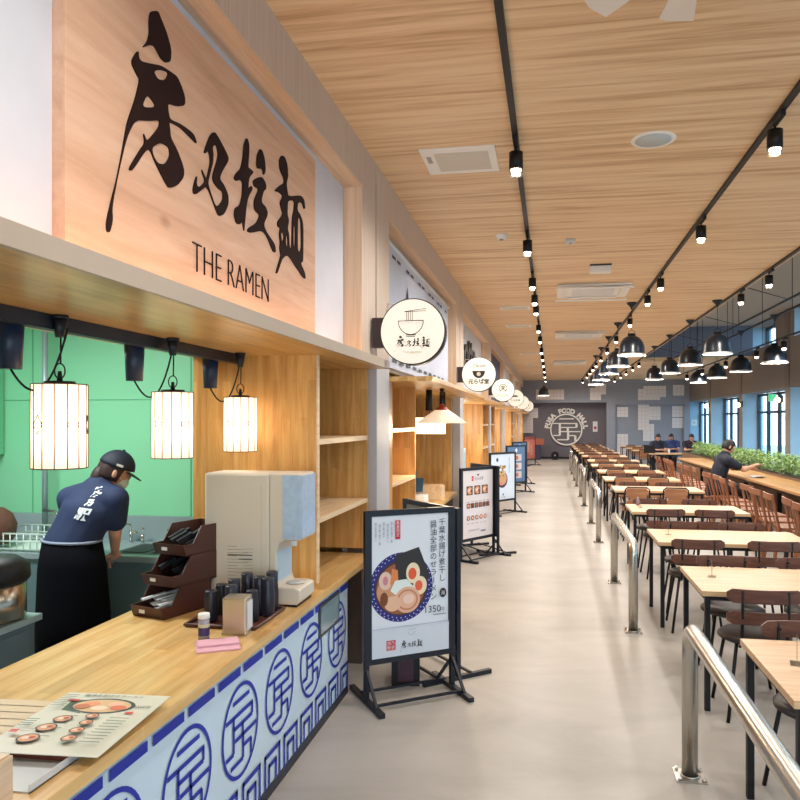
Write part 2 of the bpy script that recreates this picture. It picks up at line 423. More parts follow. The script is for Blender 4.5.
for a, b_ in cler:
    tb.box(XW + .005, XO, b_ - 0.012, b_ - 0.0005, ZC0, ZC1)
struct(tb.build('trim_1', PALEBLUE))
tj = MB()
for a, b_ in openings: tj.box(XW - .03, XW, b_ + 0.02, b_ + 0.36, ZL, 4.5 if b_ < 22 else 3.48)
struct(tj.build('trim_2', mat((128, 120, 118), 0.75)))
NAVY = mat((34, 48, 66), 0.4)
XG = 6.33
k = 1
for lst, z0, z1, mid, nn in ((openings, .1, ZL - .02, 1.95, 4), (cler, ZC0 + .02, ZC1 - .02, None, 2)):
    for a, b_ in lst:
        w = MB()
        for yy in (a + .04, b_ - .04): w.box(XG - .04, XG + .04, yy - .04, yy + .04, z0, z1)
        for zz in ((z0 + .03, mid, z1 - .04) if mid else (z0 + .03, z1 - .03)): w.box(XG - .04, XG + .04, a, b_, zz - .035, zz + .035)
        for i in range(1, nn): yy = a + (b_ - a) * i / nn; w.box(XG - .04, XG + .04, yy - .06, yy + .06, z0, z1)
        fr = struct(w.build('window_%d' % k, NAVY))
        MB().box(XG - .003, XG + .003, a + .05, b_ - .05, z0, z1).build('pane', glass((225, 240, 248), 0.08), fr)
        k += 1
# end wall
ew = MB()
GREYWALL = mat((152, 156, 168), 0.8)
DARKWALL = mat((118, 112, 120), 0.8)
ew.box(-1.3, 5.85, 32.6, 33.2, 2.5, 3.48)
ew.box(2.38, 2.75, 32.6, 33.2, 0, 2.5); ew.box(2.75, 5.6, 32.75, 33.2, 0, 2.4); ew.box(2.75, 5.6, 32.6, 33.2, 2.4, 2.5); ew.box(5.6, 5.85, 32.6, 33.2, 0, 2.5)
struct(ew.build('wall_end', GREYWALL))
struct(MB().box(-1.3, 2.38, 33.2, 33.3, 0, 2.5).build('wall_alcove', DARKWALL))
struct(MB().box(-1.0, 2.38, 33.17, 33.2, 0, 0.09).build('baseboard_end', mat((42, 38, 40), 0.6)))
struct(MB().box(-5.2, -1.25, 33.2, 33.3, 0, 3.5).build('wall_end_left', DARKWALL))
# unseen side behind the camera: open window frames added to let daylight in
gb = MB()
for xx in (-1.25, 0.0, 1.3, 2.6, 4.2, 5.8): gb.box(xx - .04, xx + .04, YB, YB + .1, 0, 3.48)
for zz in (0.05, 2.3, 3.44): gb.box(-1.25, 5.85, YB, YB + .1, zz - .04, zz + .04)
gw = struct(gb.build('window_back_added', NAVY))
struct(MB().box(-5.2, -1.25, YB, YB + .1, 0, 3.6).build('wall_back', TAUPE))
struct(MB().box(2.6, 5.85, YB, YB + .1, 3.5, 4.5).build('wall_back_upper', TAUPE))

# ------------------------------------------------------------------ stall facade on the left
PITCH = 4.75
gaps = [0.2 + PITCH * i for i in range(7)]        # 0.2, 4.95, 9.7, ...
gaps = [0.2, 4.95, 9.7, 14.45, 19.2, 23.95, 28.7]
gaps2 = gaps + [33.2]
XF, XR = -1.2, -1.32
for i in range(len(gaps)):
    g0, g1 = gaps[i] + .02, gaps2[i + 1] - .02
    r0, r1 = g0 + .38, g1 - .36
    fb = MB()
    fb.box(XF - .2, XF, g0, r0, 2.1, 3.48); fb.box(XF - .2, XF, r1, g1, 2.1, 3.48); fb.box(XF - .2, XF, r0, r1, 3.21, 3.48)
    struct(fb.build('wall_left' + ('' if i == 0 else '.%03d' % i), W_FACE))
    rb = MB()
    rb.box(XR, XF + .001, r1 - .012, r1 + .0, 2.1, 3.22, W_REVV); rb.box(XR, XF + .001, r0, r0 + .012, 2.1, 3.22, W_REVV); rb.box(XR, XF + .001, r0, r1, 3.198, 3.21, W_REV)
    struct(rb.build('trim_%d' % (i + 3), W_REV))
    struct(MB().box(XR - .04, XR, r0, r1, 2.1, 3.3).build('wall_recess' + ('' if i == 0 else '.%03d' % i), mat((214, 216, 226), 0.6)))
    struct(MB().box(XF - .2, XF - .1, g1, g1 + .04, 0, 3.48).build('trim_%d' % (i + 20), DARKGAP))
    # pier below
    if i > 0:
        struct(MB().box(XF - .25, XF, g0, g0 + .4, 0.0, 2.1).build('trim_%d' % (i + 30), mat((186, 182, 184), 0.6)))
GREYPIER = mat((168, 160, 154), 0.7)
struct(MB().box(-1.62, -1.25, 4.98, 5.35, 0.0, 0.08).build('baseboard_left', mat((40, 36, 36), 0.6)))
# near facade behind the camera
struct(MB().box(XF - .2, XF, YB, 0.2, 2.1, 3.48).build('wall_left_rear', W_FACE))
# kitchens behind the facade
struct(MB().box(-5.2, -5.1, YB, 33.2, 0, 3.6).build('wall_kitchen_back', mat((196, 200, 190), 0.7)))
struct(MB().box(-5.1, -1.42, YB, 33.2, 2.62, 2.7).build('ceiling_kitchen', mat((214, 214, 208), 0.8)))
struct(MB().box(-5.1, -1.97, 4.92, 4.99, 0, 2.62).build('wall_kitchen', GREEN))
struct(MB().box(-5.1, -1.3, -0.6, -0.5, 0, 2.62).build('wall_kitchen_near', GREEN))
for i, yy in enumerate((9.62, 14.3, 19.1, 23.9, 28.6)):
    struct(MB().box(-5.1, -1.3, yy, yy + .06, 0, 2.62).build('wall_partition' + '.%03d' % (i + 1), W_PART))
jb = MB()
for px in (33, 191):
    x, z = on_y(px, 420, 4.92); jb.box(x - .003, x + .003, 4.915, 4.92, .95, 2.62)
jb.box(-5.1, -1.97, 4.915, 4.92, 1.845, 1.85)
struct(jb.build('trim_50', mat((90, 170, 128), 0.5)))

# ================================================================== STALL 1
# canopy board along the front
cn = thing('stall_canopy', 'long wooden canopy board over the nearest ramen counter', 'canopy', (-1.1, 2.6, 2.05))
MB().box(-0.02, 0, -2.6, 2.34, 0, .055).build('fascia', mat((186, 168, 150), 0.5), cn)
MB().box(-0.9, -0.02, -2.6, 2.34, 0, .045).build('soffit', W_TOPX, cn)
# light strip on the canopy
ls = MB().box(-1.19, -1.165, 0.7, 4.5, 2.106, 2.114).build('light_strip', emit((255, 215, 180), 7))
tag(ls, 'thin warm light strip along the foot of the big ramen sign', 'light')
# shelf unit at the far end
su = thing('display_shelf', 'light wooden shelf unit with three open shelves beside the ramen counter', 'shelf', (-1.25, 3.8, 0.81))
MB().box(-0.72, 0, 0, .03, 0, 1.24).build('side_panel', W_PART, su)
MB().box(-0.004, .004, -.003, .033, 0, 1.24).build('edge_band', W_EDGE, su)
MB().box(-0.45, 0, 1.10, 1.13, 0, 1.24).build('side_panel', W_PART, su)
MB().box(-0.45, -.42, .03, 1.10, 0, 1.24).build('back_panel', W_PARTY, su)
for zz in (0.32, 0.75): MB().box(-0.42, 0.0, .03, 1.10, zz, zz + .03).build('shelf', W_EDGE, su)
MB().box(-.412, -.40, .62, .70, .86, 1.24).build('hanging_slat', mat((170, 104, 56), .5), su)
struct(MB().box(-1.98, -1.67, 3.85, 4.92, 0, 2.05).build('wall_stub', W_PARTY))
# counter
ct = thing('ramen_counter', 'ramen stall counter with butcher block top and pale blue logo front', 'counter', (-1.25, 2.2, 0))
MB().box(-0.75, 0.05, -2.2, 2.72, .735, .775).build('worktop', W_TOP, ct, bevel=.002)
PB = (196, 216, 232)
MB().box(-.04, 0, -2.2, 2.2, .05, .735).build('front_panel', mat(PB, .4, vary=.02), ct)
MB().box(-.05, .004, -2.2, 2.2, 0, .05).build('kick_board', mat((30, 36, 50), .5), ct)
MB().box(-.72, -.68, -2.2, 1.55, 0, .735).build('rear_panel', KSTEEL, ct)
P = Print((.001, 0, 0), (0, 1, 0), (0, 0, 1))
BL = (24, 42, 158)
for i, u in enumerate([-2.07, -1.63, -1.19, -.75, -.285, .17, .61, 1.045, 1.50, 1.97]):
    v = .43
    P.ring(u, v, .178, .192, .016, BL)
    for (a, b_) in SEAL:
        P.line((u + a[0] * .165, v + a[1] * .178), (u + b_[0] * .165, v + b_[1] * .178), .018, BL, keep=True)
y = -2.15
while y < 2.1:
    P.rect(y, min(y + .2, 2.19), .655, .690, BL, keep=True); y += .232
y = -2.2
while y < 2.1:
    for w_, o_ in ((.19, 0), (.10, .045)):
        t = .018
        zt = .205 - o_ * 1.2
        y1 = min(y + o_ + w_, 2.195)
        P.rect(y + o_, y + o_ + t, .05, zt, BL, keep=True); P.rect(y1 - t, y1, .05, zt, BL, keep=True); P.rect(y + o_, y1, zt - t - .004, zt, BL, keep=True)
    y += .235
P.build('printed_pattern', ct)
o = MB().box(-.01, .008, 1.62, 2.0, .50, .685).build('window_frame', mat((50, 58, 70), .4), ct)
MB().box(.008, .010, 1.645, 1.975, .52, .665).build('pane', mat((128, 150, 158), .15), o)

# big sign
sg = thing('shop_sign', 'large cedar sign with black brush lettering above THE RAMEN', 'sign', (-1.30, 2.81, 2.106))
sg.location.x = -1.30
MB().box(-.02, .02, -1.05, 1.05, 0, 1.02).build('board', W_SIGN, sg, bevel=.002)
me = fill_mesh(BRUSH, 0.002)
Mx = Matrix(((0, 0, 1, .0225), (1, 0, 0, -2.81), (0, 1, 0, -2.106), (0, 0, 0, 1)))
BRN = mat((42, 24, 22), .85, spec=.15)
MB().merge(me, Mx, BRN).build('brush_lettering', BRN, sg, weld=False)
tm = text_mesh('THE RAMEN', .165, -.005, 'LEFT', .002)
w = max(v.co.x for v in tm.vertices)
p0 = on_x(191, 270, -1.28); p1 = on_x(268, 302, -1.28)
sx = (p1[0] - p0[0]) / w
MB().merge(tm, Matrix(((0, 0, 1, .0225), (sx, 0, 0, p0[0] - 2.81), (0, 1, 0, 2.232 - 2.106), (0, 0, 0, 1))), BRN).build('lettering', BRN, sg, weld=False)

# lantern pendants ---------------------------------------------------------------
def lantern(loc, label):
    t = thing('lantern_pendant', label, 'lamp', loc, 0, 'glass lanterns over the ramen counter')   # origin at mount
    MB().cyl((0, 0, 0), (0, 0, -.012), .028, .028, 20).cyl((0, 0, -.012), (0, 0, -.075), .026, .014, 20).build('ceiling_cup', NAVYBLK, t)
    ring = [(0.02 * math.cos(a), 0, -.19 + .026 * math.sin(a)) for a in [2 * PI * k / 20 for k in range(20)]]
    mb = MB().tube([(0.004, 0, -.07), (0.003, 0, -.165)], .003, 6).tube(ring, .0025, 6, closed=True).cyl((0, 0, -.225), (0, 0, -.19), .010, .006, 12)
    mb.build('hanger', BLACK, t)
    MB().cyl((0, 0, -.24), (0, 0, -.225), .05, .05, 24).build('cap_plate', BLACK, t)
    r, h, z1 = .088, .284, -.236
    seg = 14; z0 = z1 - h
    sh = MB()
    pts = [(r * math.cos(2 * PI * (i + .5) / seg), r * math.sin(2 * PI * (i + .5) / seg)) for i in range(seg)]
    for i in range(seg):
        a, b_ = pts[i], pts[(i + 1) % seg]
        sh._add([(a[0], a[1], z0), (b_[0], b_[1], z0), (b_[0] * .99, b_[1] * .99, z1), (a[0] * .99, a[1] * .99, z1)], [(0, 1, 2, 3)])
    sh._add([(p[0] * .99, p[1] * .99, z1) for p in pts], [tuple(range(seg))])
    s = sh.build('glass_shade', LANT, t)
    ld = MB(); LEAD = mat((84, 52, 38), .7)
    for i in range(seg):
        a = pts[i]; ld.tube([(a[0] * 1.005, a[1] * 1.005, z0), (a[0], a[1], z1)], .0022, 4)
        a2 = pts[(i + 1) % seg]
        mid = ((a[0] + a2[0]) / 2 * 1.01, (a[1] + a2[1]) / 2 * 1.01)
        if i % 3 == 0:
            zc = z1 - h * .48
            q = [(a[0] * 1.01, a[1] * 1.01, zc), (mid[0], mid[1], zc + .032), (a2[0] * 1.01, a2[1] * 1.01, zc), (mid[0], mid[1], zc - .032)]
            ld.tube(q, .002, 4, closed=True)
    for zz in (z0, z1): ld.tube([(p[0], p[1], zz) for p in pts], .002, 4, closed=True)
    ld.build('lead_lines', LEAD, s)
    MB().cyl((0, 0, z1 - .10), (0, 0, z1), .018).build('bulb', BULB, t)
    l = bpy.data.lights.new('lantern_glow', 'POINT'); l.energy = 1.1; l.color = (1, .86, .68); l.shadow_soft_size = .03
    lo = bpy.data.objects.new('lantern_glow', l); C.objects.link(lo); lo.parent = t; lo.location = (0, 0, z1 - .17)
    return t
LANT = bpy.data.materials.new('lantern_glass'); LANT.use_nodes = True
_N = LANT.node_tree.nodes; _L = LANT.node_tree.links; _N.clear()
_o = _N.new('ShaderNodeOutputMaterial'); _t = _N.new('ShaderNodeBsdfTranslucent'); _d = _N.new('ShaderNodeBsdfPrincipled'); _x = _N.new('ShaderNodeMixShader')
_t.inputs[0].default_value = lin((255, 240, 222)); _d.inputs['Base Color'].default_value = lin((250, 238, 222)); _d.inputs['Roughness'].default_value = .3
_d.inputs['Emission Color'].default_value = lin((255, 226, 190)); _d.inputs['Emission Strength'].default_value = .42
_x.inputs[0].default_value = .45; _L.new(_t.outputs[0], _x.inputs[1]); _L.new(_d.outputs[0], _x.inputs[2]); _L.new(_x.outputs[0], _o.inputs[0])
# translucent glow stronger around mid height is left to the bulb: shade mixes emission with translucency
BULB = emit((255, 236, 200), 12)
LY = (2.24, 2.94, 3.64)
for i, yy in enumerate(LY):
    lantern((-1.65 if i == 0 else -1.62, yy, 2.05), ['stained glass lantern pendant nearest, at the left edge above the kitchen', 'middle stained glass lantern pendant against the green wall',
            'stained glass lantern pendant in front of the wooden shelf side, above the water dispenser'][i])
rl = thing('lighting_rail', 'dark lighting rail under the ramen stall canopy', 'rail', (-1.68, 1.9, 2.05))
MB().box(-.02, .02, -1.5, 1.86, -.05, 0).build('rail_bar', NAVYBLK, rl)
for i, yy in enumerate((2.12, 2.84, 3.54)):
    t = thing('rail_transformer', ['dark blue cylinder adapter on the rail by the left picture edge', 'dark blue cylinder adapter on the rail left of the middle lantern', 'dark blue cylinder adapter on the rail left of the third lantern'][i], 'adapter', (-1.74, yy, 2.03), 0, 'cylinder adapters on the kitchen rail')
    MB().cyl((0, 0, -.17), (0, 0, 0), .034, .042, 20).build('housing', mat((30, 44, 70), .4), t)
    ly = LY[i] - yy
    pts = []
    for q in range(17):
        s_ = q / 16.; pts.append((.12 * s_, ly * s_, -.17 + .145 * s_ ** 3 - .36 * s_ * (1 - s_) * .9))
    MB().tube(pts, .004, 6).build('cord', BLACK, t)

# kitchen fittings ----------------------------------------------------------------
tk = thing('added_kitchen_lamp', 'unseen tube light added on the kitchen ceiling to brighten it', 'light', (-3.2, 3.4, 2.6))  # fixture out of view, added because the kitchen needs light
MB().box(-.6, .6, -.1, .1, -.03, 0.02).build('housing', WHITE, tk); MB().box(-.56, .56, -.07, .07, -.045, -.03).build('tube', emit((235, 255, 240), 9), tk)
l = bpy.data.lights.new('added_kitchen_fill', 'AREA'); l.shape = 'RECTANGLE'; l.size = 1.1; l.size_y = .5; l.energy = 52; l.color = (.95, 1, 1)
lo = bpy.data.objects.new('added_kitchen_fill', l); C.objects.link(lo); lo.parent = tk; lo.location = (0, 0, -.06)
sk = thing('kitchen_sink', 'stainless steel kitchen sink with drainer under the green wall', 'sink', (-3.1, 4.6, 0))
MB().box(-1.9, .95, -.3, .3, .78, .82).build('deck', KSTEEL, sk, bevel=.004)
MB().box(-1.9, .95, -.28, .28, .06, .78).build('cabinet', mat((118, 146, 152), .35, .5), sk)
MB().box(-1.9, 1.10, .28, .31, .82, 1.0).build('backsplash', KSTEEL, sk)
MB().box(.25, .75, -.22, .16, .805, .822).build('basin', mat((40, 52, 56), .4), sk)
for q in range(2): MB().box(.30 + q * .22, .46 + q * .22, -.18, .1, .8225, .826).build('pan_opening', mat((18, 24, 26), .5), sk)
for q, xx in enumerate((.12, .62)):
    fb = MB().cyl((xx, .22, .82), (xx, .22, .90), .012).cyl((xx + .09, .22, .82), (xx + .09, .22, .88), .012).bar((xx + .09, .22, .90), (xx + .12, .18, .93), .015, .01)
    fb.tube([(xx + .05, .22, .89), (xx, .22, .9), (xx, .21, .945), (xx - .04, .15, .965), (xx - .12, .08, .955), (xx - .13, .07, .93)], .008, 8)
    fb.build('faucet', STEEL, sk)
st = thing('bottle_on_sink', 'small white and red bottle standing behind the brown bins', 'bottle', (-2.13, 4.84, 0.9))
st.name = 'seasoning_bottle'
st.location = (-2.06, 4.86, 1.0)
MB().cyl((0, 0, 0), (0, 0, .02), .022, .022, 16, ink((190, 40, 40))).cyl((0, 0, .02), (0, 0, .075), .022, .022, 16, ink((232, 232, 226))).cyl((0, 0, .075), (0, 0, .10), .021, .012, 16, ink((232, 232, 226))).build('body', None, st)
MB().cyl((0, 0, .10), (0, 0, .125), .012, .012, 12).build('cap', mat((200, 60, 50), .5), st)
dr = thing('dish_rack', 'pale green wire dish rack on the steel drainer', 'rack', (-3.45, 4.52, .82))
rk_ = MB()
for zz in (.02, .07, .12): rk_.tube([(-.3, -.2, zz), (.3, -.2, zz), (.3, .2, zz), (-.3, .2, zz)], .006, 6, closed=True)
for q in range(13): xx = -.3 + .05 * q; rk_.cyl((xx, -.2, 0), (xx, -.2, .12), .004, seg=6).cyl((xx, .2, 0), (xx, .2, .12), .004, seg=6)
for q in range(9): yy = -.2 + .05 * q; rk_.cyl((.3, yy, 0), (.3, yy, .12), .004, seg=6)
rk_.box(-.29, .29, -.19, .19, .0, .012)
rk_.build('wire_basket', mat((196, 216, 204), .4), dr)
pt = thing('brown_strainer', 'round brown noodle strainer at the left edge beside the dish rack', 'strainer', (-3.72, 4.38, .86))
MB().lathe([(0, 0), (.10, 0), (.13, .05), (.14, .13), (.11, .2), (.06, .24), (0, .25)], seg=20).build('basket', mat((92, 58, 42), .8, bump=.4), pt)
MB().cyl((0, 0, .24), (-.05, 0, .32), .012).build('handle', mat((70, 44, 30), .6), pt)
cb_ = thing('steel_cabinet', 'grey steel low cabinet in the left foreground of the kitchen', 'cabinet', (-2.9, 2.34, 0))
MB().box(-.85, .5, -.68, .68, 0, .05).build('plinth', BLACK, cb_)
MB().box(-.9, .53, -.7, .7, .05, .76).build('carcass', mat((98, 116, 124), .4, .4), cb_)
MB().box(-.9, .55, -.73, .73, .76, .79).build('top', KSTEEL, cb_, bevel=.003)
MB().box(.53, .535, -.68, -.02, .1, .73).build('door', mat((104, 122, 130), .4, .4), cb_); MB().box(.53, .535, .0, .66, .1, .73).build('door', mat((104, 122, 130), .4, .4), cb_)
rc = thing('rice_cooker', 'stainless rice warmer with black lid on the grey cabinet', 'rice cooker', (-2.49, 2.92, .79))
rc.scale = (.84, .84, .9)
MB().lathe([(0, 0), (.15, 0), (.165, .02), (.165, .19), (0, .19)], seg=28).build('body', mat((150, 140, 126), .25, .9), rc)
MB().lathe([(.17, .19), (.185, .21), (.18, .28), (.12, .315), (0, .32)], seg=28).lathe([(0, .185), (.17, .19)], seg=28).build('lid', BLACK, rc)
MB().box(-.05, .05, -.2, -.16, .2, .26).build('latch', mat((150, 90, 50), .5), rc)
po = thing('steel_post', 'tall grey steel pipe rising at the left edge of the kitchen', 'post', (-3.55, 4.2, 0.82))
po.location = (-3.64, 4.78, .82)
MB().cyl((0, 0, 0), (0, 0, 1.8), .02).build('pipe', KSTEEL, po)
MB().tube([(0, -.02, .22), (.12, -.05, .22), (.18, -.08, .18)], .01, 8).build('lever', STEEL, po)
gm = thing('wall_cabinet', 'pale green hanging cupboard at the upper left of the kitchen', 'cupboard', (-4.2, 4.7, 1.42))
MB().box(-.6, .12, -.2, .2, .02, 1.1).build('body', mat((112, 190, 146), .5), gm)
MB().box(-.6, .12, -.21, -.2, .04, 1.08).build('door', mat((118, 200, 154), .5), gm)

# water dispenser
wd = thing('water_dispenser', 'cream boxy water dispenser standing on the wooden counter', 'water dispenser', (-1.5, 3.52, .775))
CREAM = mat((206, 196, 180), .45, vary=.02)
MB().box(-.215, .13, -.1, .13, .01, .655).build('body', CREAM, wd, bevel=.012)
fr = MB()
prof = [(.13, .01), (.27, .01), (.285, .03), (.285, .085), (.26, .095), (.175, .095), (.165, .13), (.165, .26), (.18, .31), (.215, .325), (.285, .325), (.29, .34), (.29, .64), (.28, .655), (.13, .655)]
mx_ = Matrix(((1, 0, 0, 0), (0, 0, 1, -.1), (0, 1, 0, 0), (0, 0, 0, 1)))
MB().prism(prof, .23, None, mx_).build('front_housing', CREAM, wd, bevel=.006)
pl_ = MB().box(.2, .293, -.104, -.1, .335, .648)
pl_.box(.290, .294, -.09, .12, .34, .645)
pl_.build('sticker_panel', mat((168, 190, 214), .3, vary=.25, vscale=30), wd)
MB().box(.16, .168, -.08, .11, .10, .30).build('cavity_panel', mat((176, 200, 216), .3), wd)
MB().cyl((.22, 0, .285), (.22, 0, .325), .016).build('spout', WHITE, wd)
MB().lathe([(0, .096), (.045, .096), (.045, .101), (0, .101)], (.225, .015, 0)).build('drip_tray', mat((190, 190, 186), .4), wd)
MB().box(-.21, .27, -.095, .125, -0.0, .012).build('foot', BLACK, wd)
P = Print((0, -.1005, 0), (1, 0, 0), (0, 0, 1), .0003)
for q in range(11):
    P.rect(-.09, -.01 + .03 * (q % 3 - 1), .29 - q * .016, .293 - q * .016, (150, 142, 130), keep=True)
    if q < 9: P.rect(-.008, .045, .278 - q * .016, .281 - q * .016, (160, 152, 140), keep=True)
P.rect(-.09, .04, .245, .252, (90, 84, 78), keep=True); P.rect(-.03, .04, .225, .231, (90, 84, 78), keep=True)
P.line((.088, .02), (.088, .6), .002, (178, 168, 152))
P.build('printed_notice', wd)

# brown stacked bins
BIN = mat((74, 40, 32), .45, vary=.04)
def bin_(loc, label, content):
    t = thing('storage_bin', label, 'bin', loc, R(-17), 'brown open-front bins stacked on the counter')
    W, D, H = .10, .15, .135
    b_ = MB()
    b_.box(-W, W, -D, D, 0, .006)
    b_.box(-W, W, D - .006, D, 0, H)
    mside = Matrix(((0, 0, 1, 0), (1, 0, 0, 0), (0, 1, 0, 0), (0, 0, 0, 1)))
    side = [(-D, 0), (D, 0), (D, H), (-D + .10, H), (-D + .045, .055), (-D - .022, .055)]
    for x0 in (-W, W - .005): b_.prism(side, .005, None, Matrix.Translation((x0, 0, 0)) @ mside)
    fl = [(-W, -D, 0), (W, -D, 0), (W, -D - .022, .055), (-W, -D - .022, .055)]
    b_._add(fl + [(x, y + .005, z) for x, y, z in fl], [(0, 1, 2, 3), (7, 6, 5, 4), (0, 4, 5, 1), (3, 2, 6, 7)])
    b_.build('bin_shell', BIN, t)
    MB().box(-.045, -.01, -D - .0165, -D - .0145, .022, .038, None, Matrix.Rotation(0, 4, 'X')).build('label_tag', WHITE, t)
    random.seed(len(label))
    c_ = MB()
    for q in range(12):
        x, y = random.uniform(-.08, .05), random.uniform(-.12, .04)
        if content == 'white': c_.bar((x, y - .02, .03 + q * .004), (x + .04, y + .09, .045 + q * .004), .022, .008)
        else: c_.bar((x, y, .03 + q * .004), (x + .03, y + .07, .06 + q * .005), .03, .02)
    c_.build('packets', mat((214, 214, 216), .5) if content == 'white' else BLACK, t)
    return t
bin_((-1.80, 3.27, .775), 'brown open bin of white paper packets, lowest of the stack', 'white')
bin_((-1.78, 3.33, .91), 'brown open bin of dark packets, middle of the stack', 'dark')
bin_((-1.76, 3.40, 1.045), 'brown open bin of dark packets, topmost of the stack', 'dark')

# tray with tumblers
tr = thing('serving_tray', 'brown oval-cornered serving tray under the black tumblers', 'tray', (-1.44, 3.17, .775), R(0))
MB().box(-.16, .17, -.16, .2, 0, .006).build('base', mat((84, 46, 34), .4), tr)
MB().tube([(-.16, -.16, .012), (.15, -.16, .012), (.17, -.14, .012), (.17, .19, .012), (.15, .2, .012), (-.16, .2, .012)], .008, 6, closed=True).build('rim', mat((84, 46, 34), .4), tr)
cupspots = [(-1.40, 2.99, 1), (-1.52, 3.04, 0), (-1.34, 3.08, 0), (-1.44, 3.11, 1), (-1.35, 3.19, 1), (-1.32, 3.27, 2), (-1.42, 3.21, 2), (-1.53, 3.17, 0), (-1.30, 3.17, 1)]
names = ['black tumbler at the near edge of the tray, tallest in front', 'black tumbler at the kitchen side near corner of the tray', 'black tumbler just behind the napkin dispenser',
         'black tumbler in the middle of the tray', 'black tumbler right of the tray centre', 'tall black tumbler stack at the far right of the tray', 'tall black tumbler stack before the dispenser body',
         'short black tumbler at the kitchen side far corner', 'black tumbler at the walkway side of the tray']
proto_cup = None
for (x, y, kx), nm in zip(cupspots, names):
    t = thing('tumbler', nm, 'cup', (x, y + .06, .781), 0, 'black tumblers on the tray')
    cm = mat((34, 32, 44), .35)
    MB().lathe([(0, 0), (.026, 0), (.030, .012), (.031, .10), (.027, .135), (.027, .14), (0, .14)], seg=20).build('cup_body', cm, t)
    if kx: MB().lathe([(.028, 0), (.0275, .03 + .008 * kx), (.024, .034 + .008 * kx), (0, .034 + .008 * kx)], (0, 0, .138), seg=20).build('upper_cup', cm, t)
# seasoning jar
sj = thing('seasoning_jar', 'small glass jar with white cap in front of the tumblers', 'jar', (-1.435, 2.86, .775))
MB().cyl((0, 0, 0), (0, 0, .088), .023, .023, 20, mat((150, 148, 160), .2)).build('glass_body', None, sj)
MB().cyl((0, 0, .088), (0, 0, .108), .025, .024, 20).build('cap', WHITE, sj)
MB().cyl((0, 0, .018), (0, 0, .052), .0235, .0235, 20, mat((58, 40, 92), .5), cap=False).cyl((0, 0, .052), (0, 0, .066), .0236, .0236, 20, mat((196, 186, 150), .5), cap=False).build('paper_label', None, sj)
nd = thing('napkin_dispenser', 'brushed steel napkin dispenser at the counter front', 'napkin holder', (-1.335, 2.97, .775), R(6))
MB().box(-.052, .052, -.045, .045, .004, .16).build('case', mat((200, 188, 168), .32, .9), nd, bevel=.006)
MB().box(.0521, .056, -.035, .035, .02, .14).build('face_plate', mat((206, 210, 220), .4), nd)
MB().box(-.055, .055, -.048, .048, 0, .006).build('base_plate', STEEL, nd)
cl = thing('folded_cloth', 'folded pink cloth lying on the counter edge', 'cloth', (-1.33, 2.77, .775), R(30))
PINK = mat((220, 168, 184), .85, bump=.2, bscale=200)
MB().box(-.085, .085, -.07, .07, 0, .008).build('lower_fold', PINK, cl, bevel=.003); MB().box(-.08, .085, -.02, .068, .008, .017).build('upper_fold', PINK, cl, bevel=.003)
# menu card
mn = thing('menu_card', 'laminated menu card with bowl photographs on the counter', 'menu', (-1.37, 1.96, .80), R(4))
MB().box(-.17, .175, -.22, .21, 0, .002).build('card', mat((224, 222, 208), .35, vary=.02), mn)
P = Print((0, 0, .002), (1, 0, 0), (0, 1, 0), .0003)
# picture reads left->right along -... u: x toward walkway, v: y away
GR = (60, 92, 62)
P.poly([(-.12, .15), (-.11, .07), (-.04, .05), (.02, .16)], (70, 100, 66)); P.disc(.0, .11, .105, .06, (54, 70, 72)); P.disc(.0, .11, .092, .05, (222, 186, 140))
for (du, dv, c1) in ((-.03, .01, (232, 150, 110)), (.0, -.015, (238, 214, 190)), (.03, .012, (236, 190, 160)), (.045, -.01, (226, 120, 90)), (-.045, -.01, (200, 120, 80))): P.disc(du * 1.3, .11 + dv * 1.2, .026, .018, c1)
P.rect(-.13, -.095, .135, .15, (206, 60, 60)); P.rect(.10, .125, .055, .07, (214, 90, 80), keep=True)
P.text('醤油全部のせラーメン', .0, .178, .02, (40, 40, 40)); P.text('1350円', .125, .10, .022, (50, 50, 46))
for u, v, r_ in ((-.06, .0, .028), (-.07, -.065, .03), (-.075, -.14, .032), (.02, .02, .02), (.03, -.03, .02), (.035, -.085, .022), (.045, -.14, .022)):
    P.disc(u, v, r_, r_ * .9, (66, 48, 42)); P.disc(u, v, r_ * .84, r_ * .74, (222, 160, 120)); P.disc(u - r_ * .2, v, r_ * .4, r_ * .3, (240, 214, 190)); P.disc(u + r_ * .3, v + r_ * .1, r_ * .3, r_ * .25, (190, 90, 60))
for q in range(9): P.rect(.085, .145, .0 - q * .02, .004 - q * .02, (120, 124, 110), keep=True)
for q in range(7):
    P.rect(-.15, -.105, .16 - q * .014, .164 - q * .014, (130, 136, 120), keep=True); P.rect(-.045, -.015, .03 - q * .028, .034 - q * .028, (140, 140, 120), keep=True)
    P.rect(.075, .15, -.19 + q * .003, -.189 + q * .003, (190, 190, 170), keep=True)
P.rect(-.15, -.125, -.12, -.10, (214, 90, 80), keep=True)
for q in range(4): P.rect(-.155, -.115, -.03 - q * .014, -.026 - q * .014, (96, 110, 90), keep=True)
P.build('printed_artwork', mn)
mn2 = thing('menu_sheet', 'cream menu sheet tucked under the laminated card at the left edge', 'menu', (-1.66, 1.93, .777), R(4))
MB().box(-.14, .12, -.2, .2, 0, .002).build('sheet', mat((222, 196, 160), .4), mn2)
P = Print((0, 0, .002), (1, 0, 0), (0, 1, 0), .0003)
for q in range(6): P.rect(-.1, .08, .15 - q * .05, .155 - q * .05, (190, 150, 110), keep=True)
P.build('printed_lines', mn2)
tb_ = thing('paper_tray', 'low open tray with brown inside under the menu card', 'tray', (-1.38, 1.70, .775), R(0))
MB().box(-.12, .12, -.1, .1, 0, .004).box(-.12, -.116, -.1, .1, 0, .022).box(.116, .12, -.1, .1, 0, .022).build('tray_shell', mat((196, 200, 204), .3), tb_)
